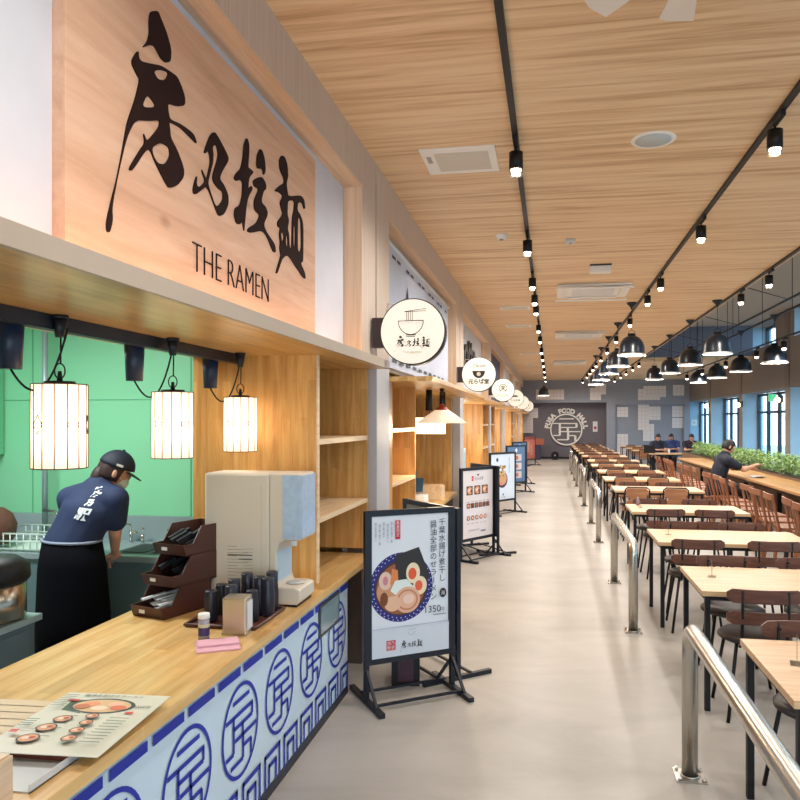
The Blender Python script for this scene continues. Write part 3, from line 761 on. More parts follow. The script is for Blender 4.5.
MB().box(-.115, .115, .06, .1, .004, .0215).build('divider', mat((112, 56, 44), .5), tb_)
wbx = thing('wooden_box', 'pale wooden box at the lower left corner of the counter', 'box', (-1.385, 1.43, .775), 0)
W_BOX = wood('box_wood', (196, 166, 136), (208, 180, 150), (220, 194, 166), 'yxz', (3, 40, 40), .5)
MB().box(-.16, .12, -.15, .12, 0, .118).build('box_body', W_BOX, wbx, bevel=.002)
MB().box(-.155, .115, -.145, .115, .118, .123).build('lid', W_TABLE, wbx)

# ================================================================== other stalls
def stall(i):
    """parts of stall i (1..5); odd ones mirror the layout so shelf units stand side by side"""
    g0, g1 = gaps[i] + .42, gaps2[i + 1]
    nm = ['', 'second', 'third', 'fourth', 'fifth', 'sixth', 'seventh'][i]
    first = i % 2 == 1
    c0 = thing('stall_canopy', 'wooden canopy box over the %s stall from the front' % nm, 'canopy', (-1.2, g0, 1.99))
    if i == 1:
        MB().box(-.9, .33, 0, g1 - g0 - .1, 0, .035).build('soffit', W_TOPX, c0)
    else:
        MB().box(-.9, .28, 0, g1 - g0 - .1, 0, .035).build('soffit', W_TOPX, c0)
    # shelf unit
    L_ = 1.2
    s0 = g0 if first else g1 - L_ - .02
    su = thing('display_shelf', 'light wooden shelf unit at the side of the %s stall' % nm, 'shelf', (-1.22, s0, .0))
    MB().box(-.7, 0, 0, .2 if first else .03, .0, 1.99).build('side_panel', W_PART, su)
    MB().box(-.5, 0, L_ - .03, L_, .0, 1.99).build('side_panel', W_PART, su)
    MB().box(-.5, -.47, .03, L_ - .03, .0, 1.99).build('back_panel', W_PARTY, su)
    for zz in (.74, 1.17, 1.60): MB().box(-.47, 0, .2 if first else .03, L_ - .03, zz, zz + .03).build('shelf', W_EDGE, su)
    a, b_ = (g0 + L_, g1 - .3) if first else (g0, s0)
    ctr = thing('stall_counter', 'wooden service counter of the %s stall from the front' % nm, 'counter', (-1.25, a + .01, 0))
    Ln = b_ - a - .02
    MB().box(-.7, .05, 0, Ln, .735, .775).build('worktop', W_TOP, ctr)
    MB().box(-.6, 0, 0, Ln, .0, .735).build('front_panel', [None, mat((60, 44, 40), .5), mat((196, 196, 200), .5), mat((64, 76, 100), .5), mat((150, 60, 50), .5), mat((180, 170, 150), .5), mat((90, 80, 76), .5)][i], ctr)
    return a, b_
ab = {i: stall(i) for i in range(1, 7)}
# items of stall 2
def register(loc, label):
    t = thing('cash_register', label, 'register', loc)
    MB().box(-.15, .15, -.14, .14, 0, .1).build('base', WHITE, t, bevel=.008)
    MB().bar((-.06, .05, .1), (-.06, .05, .2), .04, .03).build('neck', WHITE, t)
    MB().box(-.13, .1, .0, .03, .14, .3, None, Matrix.Rotation(R(-20), 4, 'X')).build('screen', mat((50, 80, 104), .2), t)
register((-1.5, 7.9, .775), 'white cash register on the second stall counter')
t = thing('service_screen', 'tall pale blue dispenser at the left of the second stall opening', 'dispenser', (-1.75, 7.4, .775))
MB().box(-.1, .1, -.1, .1, 0, .62).build('body', mat((176, 204, 220), .4), t, bevel=.01); MB().box(-.09, .09, -.103, -.1, .3, .6).build('door', mat((190, 214, 226), .4), t)
t = thing('wooden_crate', 'pale wooden box on the front edge of the second stall counter', 'crate', (-1.38, 8.45, .775))
MB().box(-.2, .14, -.12, .12, 0, .16).build('crate_body', W_EDGE, t, bevel=.003); MB().box(-.18, .12, -.1, .1, .16, .17).build('lid', W_TABLE, t)
t = thing('table_sign', 'small blue sign on the second stall counter', 'sign', (-1.32, 8.2, .935))
t.location = (-1.62, 8.25, .775)
MB().box(-.1, .1, -.006, .006, .2, .34).bar((0, .01, 0), (0, .01, .2), .03, .02).build('board', mat((60, 100, 130), .4), t); MB().box(-.09, .09, -.008, -.006, .21, .33).build('print_face', mat((110, 160, 184), .4), t)
def cone_lamp(loc, label, r=.2, h=.12, col=(232, 214, 186), red=False):
    t = thing('cone_pendant', label, 'lamp', loc)
    MB().cyl((0, 0, 0), (0, 0, -.06), .022, .012).tube([(0, 0, -.06), (0, 0, -.16)], .004, 6).build('cord', BLACK, t)
    MB().lathe([(.014, -.14), (.03, -.17), (.06, -.19), (.07, -.2)], seg=20).build('neck', mat((150, 50, 40), .4), t)
    MB().lathe([(.06, -.195), (r, -.195 - h), (r - .006, -.2 - h), (.06, -.205)], seg=24).build('lamp_shade', emit(col, .6, 'cone'), t)
    MB().ball((0, 0, -.24), .035, BULB).build('bulb', BULB, t)
    l = bpy.data.lights.new('stall_light', 'POINT'); l.energy = 24; l.color = (1, .8, .55); l.shadow_soft_size = .06
    lo = bpy.data.objects.new('stall_light', l); C.objects.link(lo); lo.parent = t; lo.location = (0, 0, -.25 - h)
cone_lamp((-.99, 6.65, 1.99), 'cone shaded lamp with red neck under the second canopy', .23)
for q, yy in enumerate((6.95, 7.5)):
    t = thing('dark_pendant', ['dark jar-shaped pendant at the near end of the second stall', 'dark jar-shaped pendant beside the cone lamp'][q], 'lamp', (-1.16 + q * .05, yy, 1.99))
    MB().cyl((0, 0, 0), (0, 0, -.2), .03, .035).build('housing', BLACK, t); MB().tube([(0, 0, -.2), (0, .1, -.26), (0, .2, -.2)], .004, 6).build('cord', BLACK, t)
t = thing('box_lantern', 'long glowing paper lantern inside the second stall', 'lamp', (-1.30, 7.6, 1.64))
MB().box(-.2, .2, -.06, .06, -.085, .085).build('paper_shade', emit((255, 232, 196), 2.0), t); MB().tube([(-.15, 0, .08), (-.15, 0, .35)], .004, 6).tube([(.15, 0, .08), (.15, 0, .35)], .004, 6).build('cord', BLACK, t)
lab3 = ['third', 'fourth', 'fifth', 'sixth', 'seventh']
for q, i in enumerate((2, 3, 4, 5, 6)):
    a, b_ = ab[i]
    t = thing('globe_pendant', 'small glowing globe pendant inside the %s stall' % lab3[q], 'lamp', (-1.55, (a + b_) / 2 + .4, 1.99), 0, 'globe pendants in the farther stalls')
    MB().cyl((0, 0, 0), (0, 0, -.05), .03, .02).tube([(0, 0, -.05), (0, 0, -.24)], .004, 6).build('cord', BLACK, t)
    MB().ball((0, 0, -.31), .08, BULB).build('globe', emit((255, 220, 170), 5), t)
    l = bpy.data.lights.new('stall_light', 'POINT'); l.energy = 30; l.color = (1, .9, .76); l.shadow_soft_size = .09
    lo = bpy.data.objects.new('stall_light', l); C.objects.link(lo); lo.parent = t; lo.location = (0.0, 0, -.42)
    t = thing('tea_dispenser', 'pale box-shaped drink dispenser on the %s stall counter' % lab3[q], 'dispenser', (-1.42, a + .9, .775))
    MB().box(-.13, .13, -.15, .15, 0, .5).build('body', mat((206, 216, 216), .4), t, bevel=.01); MB().box(.13, .134, -.1, .1, .2, .44).build('front_panel', mat((170, 190, 200), .4), t)
# header artwork of the recesses
t = thing('fabric_banner', 'pale blue fabric banner hung above the second stall', 'banner', (-1.28, 7.4, 2.12))
bm_ = MB(); n = 30
for i in range(n):
    a0, a1 = -1.75 + 3.5 * i / n, -1.75 + 3.5 * (i + 1) / n
    z0 = 1.0 + .02 * math.sin(i * 2.1); z1 = 1.0 + .02 * math.sin((i + 1) * 2.1)
    bm_._add([(0.004 * math.sin(i), a0, 0), (0.004 * math.sin(i + 1), a1, 0), (0.004 * math.sin(i + 1), a1, z1), (0.004 * math.sin(i), a0, z0)], [(0, 1, 2, 3)])
bn = bm_.build('cloth', mat((206, 214, 234), .8), t); so = bn.modifiers.new('thick', 'SOLIDIFY'); so.thickness = .006
MB().tube([(0.0, -1.8, 1.0), (0, 1.8, 1.0)], .012, 8).build('hanging_rod', WHITE, t)
P = Print((.008, 0, 0), (0, 1, 0), (0, 0, 1), .001)
random.seed(3)
for q in range(16):
    if q % 3 != 2: P.rect(-1.6 + q * .2, -1.6 + q * .2 + .14, .9, .925, (60, 60, 76), keep=True)
P.poly([(-.95, .78), (-.88, .62), (-.9, .45), (-.97, .36), (-1.03, .45), (-1.02, .62)], (50, 44, 86))
for q in range(10): P.rect(-1.6 + q * .3, -1.6 + q * .3 + .18, .05, .08, (70, 80, 90), keep=True)
P.build('printed_pattern', t)
t = thing('black_letter_sign', 'black upright lettering sign above the third stall', 'sign', (-1.31, 10.15, 2.32))
lm = text_mesh('Gotto', .95, .012, 'LEFT', .02)
MB().merge(lm, Matrix(((0, 0, 1, .02), (1, 0, 0, .0), (0, 1, 0, .1), (0, 0, 0, 1)))).build('lettering', mat((30, 30, 38), .4), t, weld=False)
t = thing('navy_sign_panel', 'dark navy sign panel above the fourth stall', 'sign', (-1.31, 17.0, 2.12)); MB().box(0, .03, -1.6, 1.6, .0, 1.05).build('panel', mat((36, 44, 84), .5), t)
MB().box(.03, .034, -1.5, 1.5, .1, .14).build('pale_stripe', WHITE, t)

# round projecting signs ------------------------------------------------------------
def round_sign(y, label, kind, px, py):
    x, z = on_y(px, py, y)
    x = -.908; z = 2.285
    t = thing('round_sign', label, 'sign', (x, y, z), 0, 'round white signs projecting from the stalls')
    r = .214
    MB().cyl((0, -.03, 0), (0, .06, 0), r + .008, r + .008, 48, mat((40, 30, 32), .4)).build('rim', None, t)
    MB().cyl((0, -.034, 0), (0, -.0301, 0), r, r, 48, FACE, smooth=False).build('face', None, t)
    MB().box(-.28, -.12, -.01, .055, -.10, .10).build('mounting_box', mat((52, 40, 42), .4), t)
    MB().tube([(-.12, .0, .19), (-.18, .02, .2), (-.2, .06, .13), (-.19, .08, .1)], .004, 6).build('cable', mat((210, 210, 205), .5), t)
    P = Print((0, -.0345, 0), (1, 0, 0), (0, 0, 1), .0006); P.M = P.M @ Matrix.Diagonal((.89, .89, 1, 1))
    K = (50, 44, 44)
    if kind == 0:
        P.ring(-.012, .08, .098, .105, .006, K, a0=180, a1=360); P.line((-.11, .08), (.086, .08), .006, K); P.line((-.05, -.025), (.03, -.025), .006, K, True)
        P.line((-.045, -.036), (.022, -.036), .006, K, True)
        for q in range(4): P.line((-.045 + q * .015, .08), (-.045 + q * .015, .155), .004, K, True)
        P.line((-.06, .15), (.105, .17), .004, K, True); P.line((-.06, .148), (.105, .152), .004, K, True)
        for q in range(8): P.rect(-.09 + q * .02, -.083 + q * .02, .062, .066, K, True)
        P.mesh(BRUSH_SMALL, 0.0, -.093, .27, K); P.text('THE RAMEN', 0, -.165, .026, (190, 170, 140))
    elif kind == 1:
        P.disc(0, .045, .09, .1, K, a0=180, a1=360); P.disc(0, .005, .03, .03, (222, 214, 196)); P.rect(-.09, .09, .04, .05, K, True)
        P.text('Choshi', .01, .10, .07, (130, 120, 110)); P.text('元らば堂', 0, -.13, .075, K, .002)
    elif kind == 2:
        P.ring(0, .04, .09, .09, .012, K, a0=-60, a1=240); P.text('天', 0, -.005, .12, K, .003); P.text('天ぷら屋', 0, -.14, .06, (170, 160, 150))
    elif kind == 3:
        P.disc(0, .03, .08, .05, K, a0=0, a1=180); P.disc(-.1, .03, .03, .02, K); P.text('海の市場', 0, -.1, .07, (60, 110, 90), .001)
    elif kind == 4:
        P.ring(0, .03, .06, .06, .01, (150, 170, 90)); P.text('カフェ', 0, -.12, .08, (130, 140, 90))
    else:
        P.disc(0, .04, .05, .05, (196, 160, 90)); P.text('直売所', 0, -.12, .08, (120, 110, 90))
    P.build('artwork', t)
    return t
FACE = emit((246, 240, 226), .35, 'signface')
round_sign(4.8, 'nearest round white sign with noodle bowl drawing and brush lettering', 0, 414, 331)
round_sign(9.32, 'second round white sign with a solid dark bowl', 1, 478, 376)
round_sign(14.1, 'third round white sign with a circled character', 2, 503, 389)
round_sign(19.0, 'fourth round white sign, half hidden by the third', 3, 516, 398)
round_sign(23.5, 'fifth round white sign, half hidden by the fourth', 4, 522, 401)
round_sign(29.6, 'farthest round white sign along the stall row', 5, 529, 405)

# ================================================================== poster stands
def bowl_art(P, u, v, r, nori=True, rim=(38, 36, 120)):
    P.disc(u, v, r, r, rim, seg=48)
    for q in range(40):
        a = 2 * PI * q / 40
        for rr in (.955, .885): P.disc(u + r * rr * math.cos(a + rr * 3), v + r * rr * math.sin(a + rr * 3), r * .02, r * .02, (190, 196, 226), seg=6, keep=not (q == 0 and rr > .9))
    P.disc(u, v - r * .02, r * .82, r * .80, (66, 44, 36), seg=40)
    P.disc(u - r * .02, v - r * .04, r * .76, r * .74, (150, 88, 56), seg=40)
    if nori: P.poly([(u - r * .15, v + r * .15), (u - r * .22, v + r * .92), (u + r * .55, v + r * 1.12), (u + r * .92, v + r * .22), (u + r * .5, v - r * .1)], (44, 42, 44))
    P.disc(u - r * .35, v - r * .1, r * .42, r * .4, (206, 150, 110)); P.disc(u - r * .5, v + r * .22, r * .2, r * .26, (222, 190, 176)); P.disc(u - r * .5, v + r * .22, r * .08, r * .13, (200, 130, 140))
    P.poly([(u - r * .36, v + r * .1), (u - r * .3, v + r * .55), (u - r * .12, v + r * .5), (u - r * .1, v + r * .1)], (214, 132, 76))
    P.poly([(u - r * .35, v - r * .08), (u - r * .2, v + r * .2), (u + r * .15, v + r * .22), (u + r * .38, v - r * .02), (u + r * .15, v - r * .2), (u - r * .2, v - r * .2)], (222, 232, 230))
    P.disc(u + r * .36, v + r * .38, r * .22, r * .3, (240, 222, 190)); P.disc(u + r * .34, v + r * .36, r * .13, r * .17, (226, 92, 54))
    P.disc(u + r * .58, v + r * .0, r * .22, r * .27, (240, 218, 186)); P.disc(u + r * .54, v + r * .0, r * .12, r * .15, (226, 96, 60))
    P.disc(u + r * .18, v - r * .38, r * .4, r * .38, (226, 176, 146)); P.ring(u + r * .18, v - r * .38, r * .33, r * .3, r * .05, (196, 130, 100)); P.disc(u + r * .22, v - r * .36, r * .18, r * .14, (238, 204, 188))
    P.disc(u - r * .28, v - r * .45, r * .26, r * .22, (228, 182, 152)); P.disc(u - r * .55, v - r * .3, r * .12, r * .2, (120, 66, 40))
def stand(A, B, label, art, h=1.14, frame=NAVYBLK, face=(222, 228, 238), group=None):
    A = Vector((*A, 0)); B = Vector((*B, 0)); mid = (A + B) / 2; d = B - A; W = d.length
    rz = math.atan2(d.y, d.x)
    t = thing('poster_stand', label, 'poster stand', mid, rz, group)
    w = W / 2
    for s in (-1, 1): MB().box(s * w - .014, s * w + .014, -.014, .014, .0, h).build('upright', frame, t)
    fr = MB().box(-w + .014, w - .014, -.014, .014, h - .035, h).box(-w + .014, w - .014, -.014, .014, .225, .26)
    fr.box(-w + .014, -w + .03, -.014, .014, .26, h - .035).box(w - .03, w - .014, -.014, .014, .26, h - .035)
    fr.build('frame', frame, t)
    MB().box(-w + .02, w - .02, -.006, .006, .24, h - .02).build('poster_board', mat(face, .35, vary=.02), t)
    for s in (-1, 1):
        MB().bar((s * w, -.26, .014), (s * w, .26, .014), .034, .028).build('foot', frame, t)
        MB().bar((s * w, -.17, .025), (s * w, -.005, .2), .016, .016).build('brace', frame, t)
    MB().bar((-w, -.14, .03), (w, -.14, .03), .018, .014).bar((-w, .1, .03), (w, .1, .03), .018, .014).build('cross_rail', frame, t)
    P = Print((0, -.0063, 0), (1, 0, 0), (0, 0, 1), .0003)
    art(P, w - .03, .26, h - .035)
    P.build('poster_print', t)
    return t
def art_ramen(P, w, z0, z1):
    u0 = -w
    bowl_art(P, -.062, .675, .212)
    P.vtext('千葉水揚げ煮干し', w - .045, z1 - .075, .049, (40, 36, 46), .0, 1.02)
    P.vtext('醤油全部のせラーメン', w - .105, z1 - .085, .049, (40, 36, 46), .0, 1.02)
    P.disc(w - .04, z1 - .50, .024, .03, (40, 36, 44)); P.text('海', w - .04, z1 - .512, .03, (220, 220, 226))
    P.rect(-.105, -.072, z1 - .145, z1 - .03, (190, 36, 60)); P.vtext('数量限定', -.0885, z1 - .055, .024, (240, 220, 220))
    for q in range(5):
        u = -.13 - q * .026
        P.vtext('銚子産の煮干し香る'[:8 - q % 3], u, z1 - .05 - (q % 2) * .01, .016, (120, 124, 140))
    P.text('1350', w - .115, .50, .06, (60, 56, 64)); P.text('円', w - .045, .50, .03, (60, 56, 64)); P.rect(w - .11, w - .02, .482, .487, (130, 130, 140), True)
    P.line((-w, .435), (w, .437), .003, (176, 186, 204)); P.rect(-w, w, z0, .43, (206, 214, 226), True)
    P.rect(-.165, -.105, .30, .36, (188, 44, 62)); P.text('房乃', -.135, .334, .026, (240, 220, 222)); P.text('駅舎', -.135, .307, .026, (240, 220, 222))
    P.mesh(BRUSH_SMALL, .0, .315, .15, (44, 40, 46)); P.ring(0, .40, .022, .022, .0015, (90, 90, 96), a0=180, a1=360); P.line((-.02, .41), (.03, .415), .0015, (90, 90, 96))
def art_menu(P, w, z0, z1):
    P.rect(-w, w, z0, z1, (226, 220, 224)); P.rect(-.13, -.09, z1 - .13, z1 - .07, (206, 60, 80)); P.text('房乃', -.11, z1 - .11, .022, (240, 230, 230))
    P.disc(.0, z1 - .05, .022, .022, (40, 50, 44), a0=180, a1=360); P.text('元らば堂', .02, z1 - .12, .045, (60, 56, 60))
    for q in range(3):
        u = -.17 + q * .155
        P.rect(u - .065, u + .06, z1 - .30, z1 - .19, (96, 70, 60), keep=q > 0); P.disc(u, z1 - .245, .05, .045, (220, 160, 120)); P.disc(u - .01, z1 - .24, .025, .02, (240, 210, 190)); P.disc(u + .03, z1 - .25, .02, .02, (150, 50, 40))
    for q in range(6):
        u = -.2 + q * .08
        P.rect(u - .033, u + .033, z1 - .46, z1 - .4, (90, 60, 54), keep=True); P.disc(u, z1 - .43, .026, .022, (214, 140, 110), keep=q > 0)
        P.rect(u - .03, u + .025, z1 - .385, z1 - .38, (150, 60, 60), keep=True)
    for q in range(5):
        u = -.2 + q * .085
        P.disc(u, z1 - .58, .033, .028, (170, 80, 66) if q > 2 else (110, 70, 66), keep=q > 0); P.disc(u, z1 - .58, .022, .018, (230, 190, 170))
        P.rect(u - .03, u + .025, z1 - .65, z1 - .645, (120, 120, 130), keep=True)
    P.rect(-.2, .02, z0 + .09, z0 + .1, (180, 180, 190), True); P.rect(.05, .15, z0 + .06, z0 + .08, (140, 130, 150), True)
def art_donburi(P, w, z0, z1):
    P.rect(-w, w, z0, z1, (206, 220, 238)); P.disc(-.17, z1 - .1, .035, .035, (40, 70, 110)); P.disc(-.02, .62, .16, .15, (58, 44, 70)); P.disc(-.02, .64, .135, .12, (196, 150, 110)); P.disc(-.06, .54, .035, .03, (200, 60, 50)); P.disc(-.06, .54, .015, .012, (240, 230, 220))
    random.seed(5)
    for q in range(26): P.disc(-.02 + random.uniform(-.09, .08), .74 + random.uniform(-.05, .14), .028, .022, random.choice([(150, 120, 70), (190, 160, 110), (110, 84, 50), (206, 180, 130)]), seg=8, keep=q > 0 and q % 3)
    P.vtext('房州かき揚げ丼', .19, z1 - .1, .04, (70, 84, 110)); P.disc(-.0, z0 + .09, .02, .02, (50, 80, 110)); P.text('天ぷら屋', 0, z0 + .03, .035, (90, 100, 120))
def art_blue(P, w, z0, z1):
    P.rect(-w, w, z0, z1, (88, 120, 160)); P.disc(.0, z1 - .09, .04, .05, (226, 232, 240))
    for q in range(3): P.rect(-.2, .2, z1 - .34 - q * .2, z1 - .18 - q * .2, (206, 196, 200), True); P.disc(.02, z1 - .26 - q * .2, .06, .05, (180, 110, 90), keep=q > 0)
def art_red(P, w, z0, z1):
    P.rect(-w, w, z0, z1, (176, 96, 78)); P.rect(-w, w, z1 - .12, z1, (130, 56, 48)); P.rect(-.2, -.02, .5, .9, (196, 140, 116)); P.rect(.02, .2, .4, .8, (190, 120, 96), True)
GS = 'black framed poster stands along the walkway'
stand((-1.09, 4.25), (-.618, 4.58), 'nearest black poster stand with a ramen bowl picture and price', art_ramen, 1.15, group=GS)
stand((-1.06, 5.28), (-.60, 4.74), 'black poster stand with its back turned, just behind the ramen poster', lambda P, w, a, b_: P.rect(-w, w, a, b_, (150, 160, 150)), 1.12, face=(150, 160, 150), group=GS)
stand((-1.07, 8.72), (-.72, 9.30), 'second visible poster stand, white sheet with rows of dish pictures', art_menu, 1.12, group=GS)
stand((-1.06, 9.87), (-.66, 9.25), 'black poster stand seen just behind the dish picture sheet', lambda P, w, a, b_: P.rect(-w, w, a, b_, (70, 72, 76)), 1.12, face=(70, 72, 76), group=GS)
stand((-1.08, 13.05), (-.66, 13.7), 'poster stand with a tempura bowl on pale blue', art_donburi, 1.12, group=GS)
stand((-1.02, 17.0), (-.60, 17.6), 'poster stand with a blue sheet of small pictures', art_blue, 1.12, group=GS)
stand((-1.0, 19.3), (-.65, 19.9), 'poster stand with a dark edge beyond the blue sheet', art_blue, 1.14, group=GS)
stand((-1.0, 27.6), (-.6, 28.3), 'farthest poster stand with a reddish brown sheet', art_red, 1.14, group=GS)
t = thing('red_side_table', 'small reddish brown counter at the foot of the end wall', 'table', (-.75, 32.3, 0))
MB().box(-.5, .45, -.3, .3, .66, .92).build('cabinet_top', mat((170, 92, 70), .5), t); MB().box(-.45, .3, -.25, .25, .0, .66).build('base', mat((66, 60, 84), .6), t)
t = thing('trash_box', 'small black box with a coloured panel behind the nearest poster stand', 'box', (-.93, 4.66, 0), R(10))
MB().box(-.09, .09, -.1, .1, 0, .2).build('box_body', BLACK, t, bevel=.004); MB().box(-.05, .05, -.103, -.1, .03, .17).build('front_print', mat((64, 22, 44), .4, vary=.5, vscale=20), t)

# ================================================================== rails
def rail(y0, y1, label):
    t = thing('guard_rail', label, 'rail', (.65, (y0 + y1) / 2, 0), 0, 'steel guard rails along the tables')
    a, b_ = y0 - (y0 + y1) / 2, y1 - (y0 + y1) / 2
    r, H, q = .037, .71, .10
    pts = [(0, a, 0.008), (0, a, H - q)] + [(0, a + q - q * math.cos(R(k * 15)), H - q + q * math.sin(R(k * 15))) for k in range(1, 7)]
    pts += [(0, b_ - q + q * math.sin(R(k * 15)), H - q + q * math.cos(R(k * 15))) for k in range(0, 6)] + [(0, b_, H - q), (0, b_, .008)]
    MB().tube(pts, r, 24).build('bent_pipe', STEEL, t)
    for yy in (a, b_):
        pl_ = MB().box(-.07, .07, yy - .07, yy + .07, 0, .008).build('base_plate', STEEL, t)
        bo = MB()
        for sx_ in (-1, 1):
            for sy in (-1, 1): bo.cyl((sx_ * .054, yy + sy * .054, .008), (sx_ * .054, yy + sy * .054, .02), .009, seg=8)
        bo.build('bolts', STEEL, pl_)
        MB().tube([(.042 * math.cos(2 * PI * k / 20), yy + .042 * math.sin(2 * PI * k / 20), .012) for k in range(20)], .005, 6, closed=True).build('weld_collar', STEEL, pl_)
for i, (a, b_) in enumerate([(1.75, 3.63), (6.05, 7.85), (10.4, 12.3), (14.8, 16.6), (19.2, 21.0), (23.6, 25.4)]):
    rail(a, b_, 'bent steel pipe guard rail, %s in the row along the tables' % ORD[i])

# ================================================================== tables and chairs
def table(x, y, label, W=1.22, D=.75, name='dining_table'):
    t = thing(name, label, 'table', (x, y, 0), R(-.6), 'wood topped dining tables in the middle row')
    MB().box(0, W, 0, D, .673, .703).build('tabletop', W_TABLE, t, bevel=.002)
    ap = MB().box(.02, W - .02, .02, .05, .645, .673).box(.02, W - .02, D - .05, D - .02, .645, .673).box(.02, .05, .05, D - .05, .645, .673).box(W - .05, W - .02, .05, D - .05, .645, .673)
    ap.build('frame', BLACK, t)
    for xx in (.035, W - .035):
        for yy in (.035, D - .035): MB().box(xx - .015, xx + .015, yy - .015, yy + .015, 0, .645).build('leg', BLACK, t)
    return t
def leg_set(t, seat_z, m, spread=.19, top=.13, r=.010):
    for sx_ in (-1, 1):
        for sy in (-1, 1): MB().cyl((sx_ * spread, sy * spread, 0), (sx_ * top, sy * top, seat_z), r, r, 10).build('leg', m, t)
def slat(w, y, z0, z1, bend, m, th=.010):
    mb = MB(); n = 14; rr = (z1 - z0) * .35
    def ht(s): # rounded ends
        d = min(s, 1 - s) * w
        return 1 if d > rr else math.sqrt(max(0, 1 - ((rr - d) / rr) ** 2)) * .5 + .5
    V_ = []
    for i in range(n + 1):
        s = i / n; x = (s - .5) * w; yy = y - bend * (1 - (2 * s - 1) ** 2); h = (z1 - z0) / 2 * ht(s); zc = (z0 + z1) / 2
        V_ += [(x, yy, zc - h), (x, yy, zc + h), (x, yy + th, zc + h), (x, yy + th, zc - h)]
    f = []
    for i in range(n):
        a = i * 4; b_ = a + 4
        for q in range(4): f.append((a + q, a + (q + 1) % 4, b_ + (q + 1) % 4, b_ + q))
    f += [(0, 3, 2, 1), (n * 4, n * 4 + 1, n * 4 + 2, n * 4 + 3)]
    return mb._add(V_, f, m, None, False)
def chair_slat():
    t = thing('dining_chair', 'x', 'chair', (0, 0, 0))
    MB().lathe([(0, .42), (.17, .42), (.2, .435), (.2, .45), (.18, .465), (0, .46)], seg=28).build('seat', mat((48, 40, 40), .4), t)
    leg_set(t, .43, BLACK)
    for s in (-1, 1): MB().tube([(s * .12, -.16, .42), (s * .12, -.2, .46), (s * .12, -.215, .6), (s * .12, -.225, .75)], .009, 8).build('back_post', BLACK, t)
    slat(.40, -.205, .68, .757, .035, W_DARK).build('upper_slat', W_DARK, t); slat(.40, -.2, .56, .632, .035, W_DARK).build('lower_slat', W_DARK, t)
    bo = MB()
    for s in (-1, 1):
        for zz in (.725, .60): bo.cyl((s * .12, -.228, zz), (s * .12, -.19, zz), .007, seg=8)
    bo.build('screws', BLACK, t)
    return t
def chair_pad():
    t = thing('dining_chair', 'x', 'chair', (0, 0, 0))
    MB().box(-.2, .2, -.19, .2, .425, .45).build('seat', W_TAN, t, bevel=.01)
    leg_set(t, .43, BLACK)
    out = [(-.155, .71), (-.13, .748), (.13, .748), (.155, .71), (.155, .67), (.10, .60), (.155, .53), (.155, .48), (-.155, .48), (-.155, .53), (-.10, .60), (-.155, .67)]
    Mz = Matrix(((1, 0, 0, 0), (0, 0, -1, -.195), (0, 1, 0, 0), (0, 0, 0, 1)))
    MB().prism(out, .012, None, Mz).build('backrest', W_TAN, t, bevel=.003)
    fr = [(x, -.201, z) for x, z in [(-.16, .44), (-.165, .52), (-.168, .66), (-.162, .73), (-.13, .76), (.13, .76), (.162, .73), (.168, .66), (.165, .52), (.16, .44)]]
    MB().tube(fr, .010, 8).build('back_frame', BLACK, t)
    return t
SL, PD = chair_slat(), chair_pad()
usedc = {SL.name: False, PD.name: False}
def put_chair(proto, x, y, rz, label):
    if not usedc[proto.name]:
        usedc[proto.name] = True; o = proto; o.location = (x, y, 0); o.rotation_euler = (0, 0, rz); o['label'] = label
    else: o = dup(proto, (x, y, 0), rz, label)
    o['group'] = 'chairs at the dining tables'
    return o
TY = [2.76, 4.45, 6.19, 8.22, 10.7, 12.62, 14.5, 16.5, 18.5, 20.9, 22.9, 24.8, 26.6, 28.4, 30.2]
TXs = [.845, .865, .865, .87, .9, .9, .92, .9, .92, .88, .86, .84, .82, .82, .82]
T0 = None
random.seed(11)
for i, (y, x) in enumerate(zip(TY, TXs)):
    lab = 'wood topped black framed dining table, %s in the middle row' % ORD[i]
    if T0 is None: T0 = table(x, y, lab); T0.rotation_euler = (0, 0, 0)
    else:
        dup(T0, (x, y, 0), R(-.0), lab)
    pr = SL if i < 4 else PD
    kind = 'brown two-slat' if i < 4 else 'tan plywood-back'
    for s, nm in ((.30, 'left'), (.83, 'right')):
        j = random.uniform(-.02, .02)
        if i > 0: put_chair(pr, x + s + j, y + .06 - .0, R(random.uniform(-4, 4)), '%s chair, %s one on the near side of the %s table' % (kind, nm, ORD[i]))
        put_chair(SL, x + s - j + .02, y + .66, PI + R(random.uniform(-4, 4)), '%s chair, %s one on the far side of the %s table' % ('brown two-slat', nm, ORD[i]))
# acrylic card stands
for i in range(4):
    t = thing('card_stand', 'clear acrylic card stand on the %s dining table' % ORD[i], 'card stand', (TXs[i] + .14, TY[i] + .42, .703), R(75), 'acrylic card stands on the tables')
    MB().box(-.035, .035, -.002, .002, .003, .11).build('upright_plate', glass((240, 242, 240), .22), t); MB().box(-.035, .035, -.025, .025, 0, .003).build('base', glass((236, 238, 238), .12), t)
t = thing('sauce_bottle', 'small clear bottle on the fourth nearest table', 'bottle', (TXs[3] + .13, TY[3] + .62, .703)); MB().lathe([(0, 0), (.02, 0), (.02, .06), (.01, .08), (.01, .1), (0, .1)], seg=14).build('body', mat((150, 130, 150), .2), t)

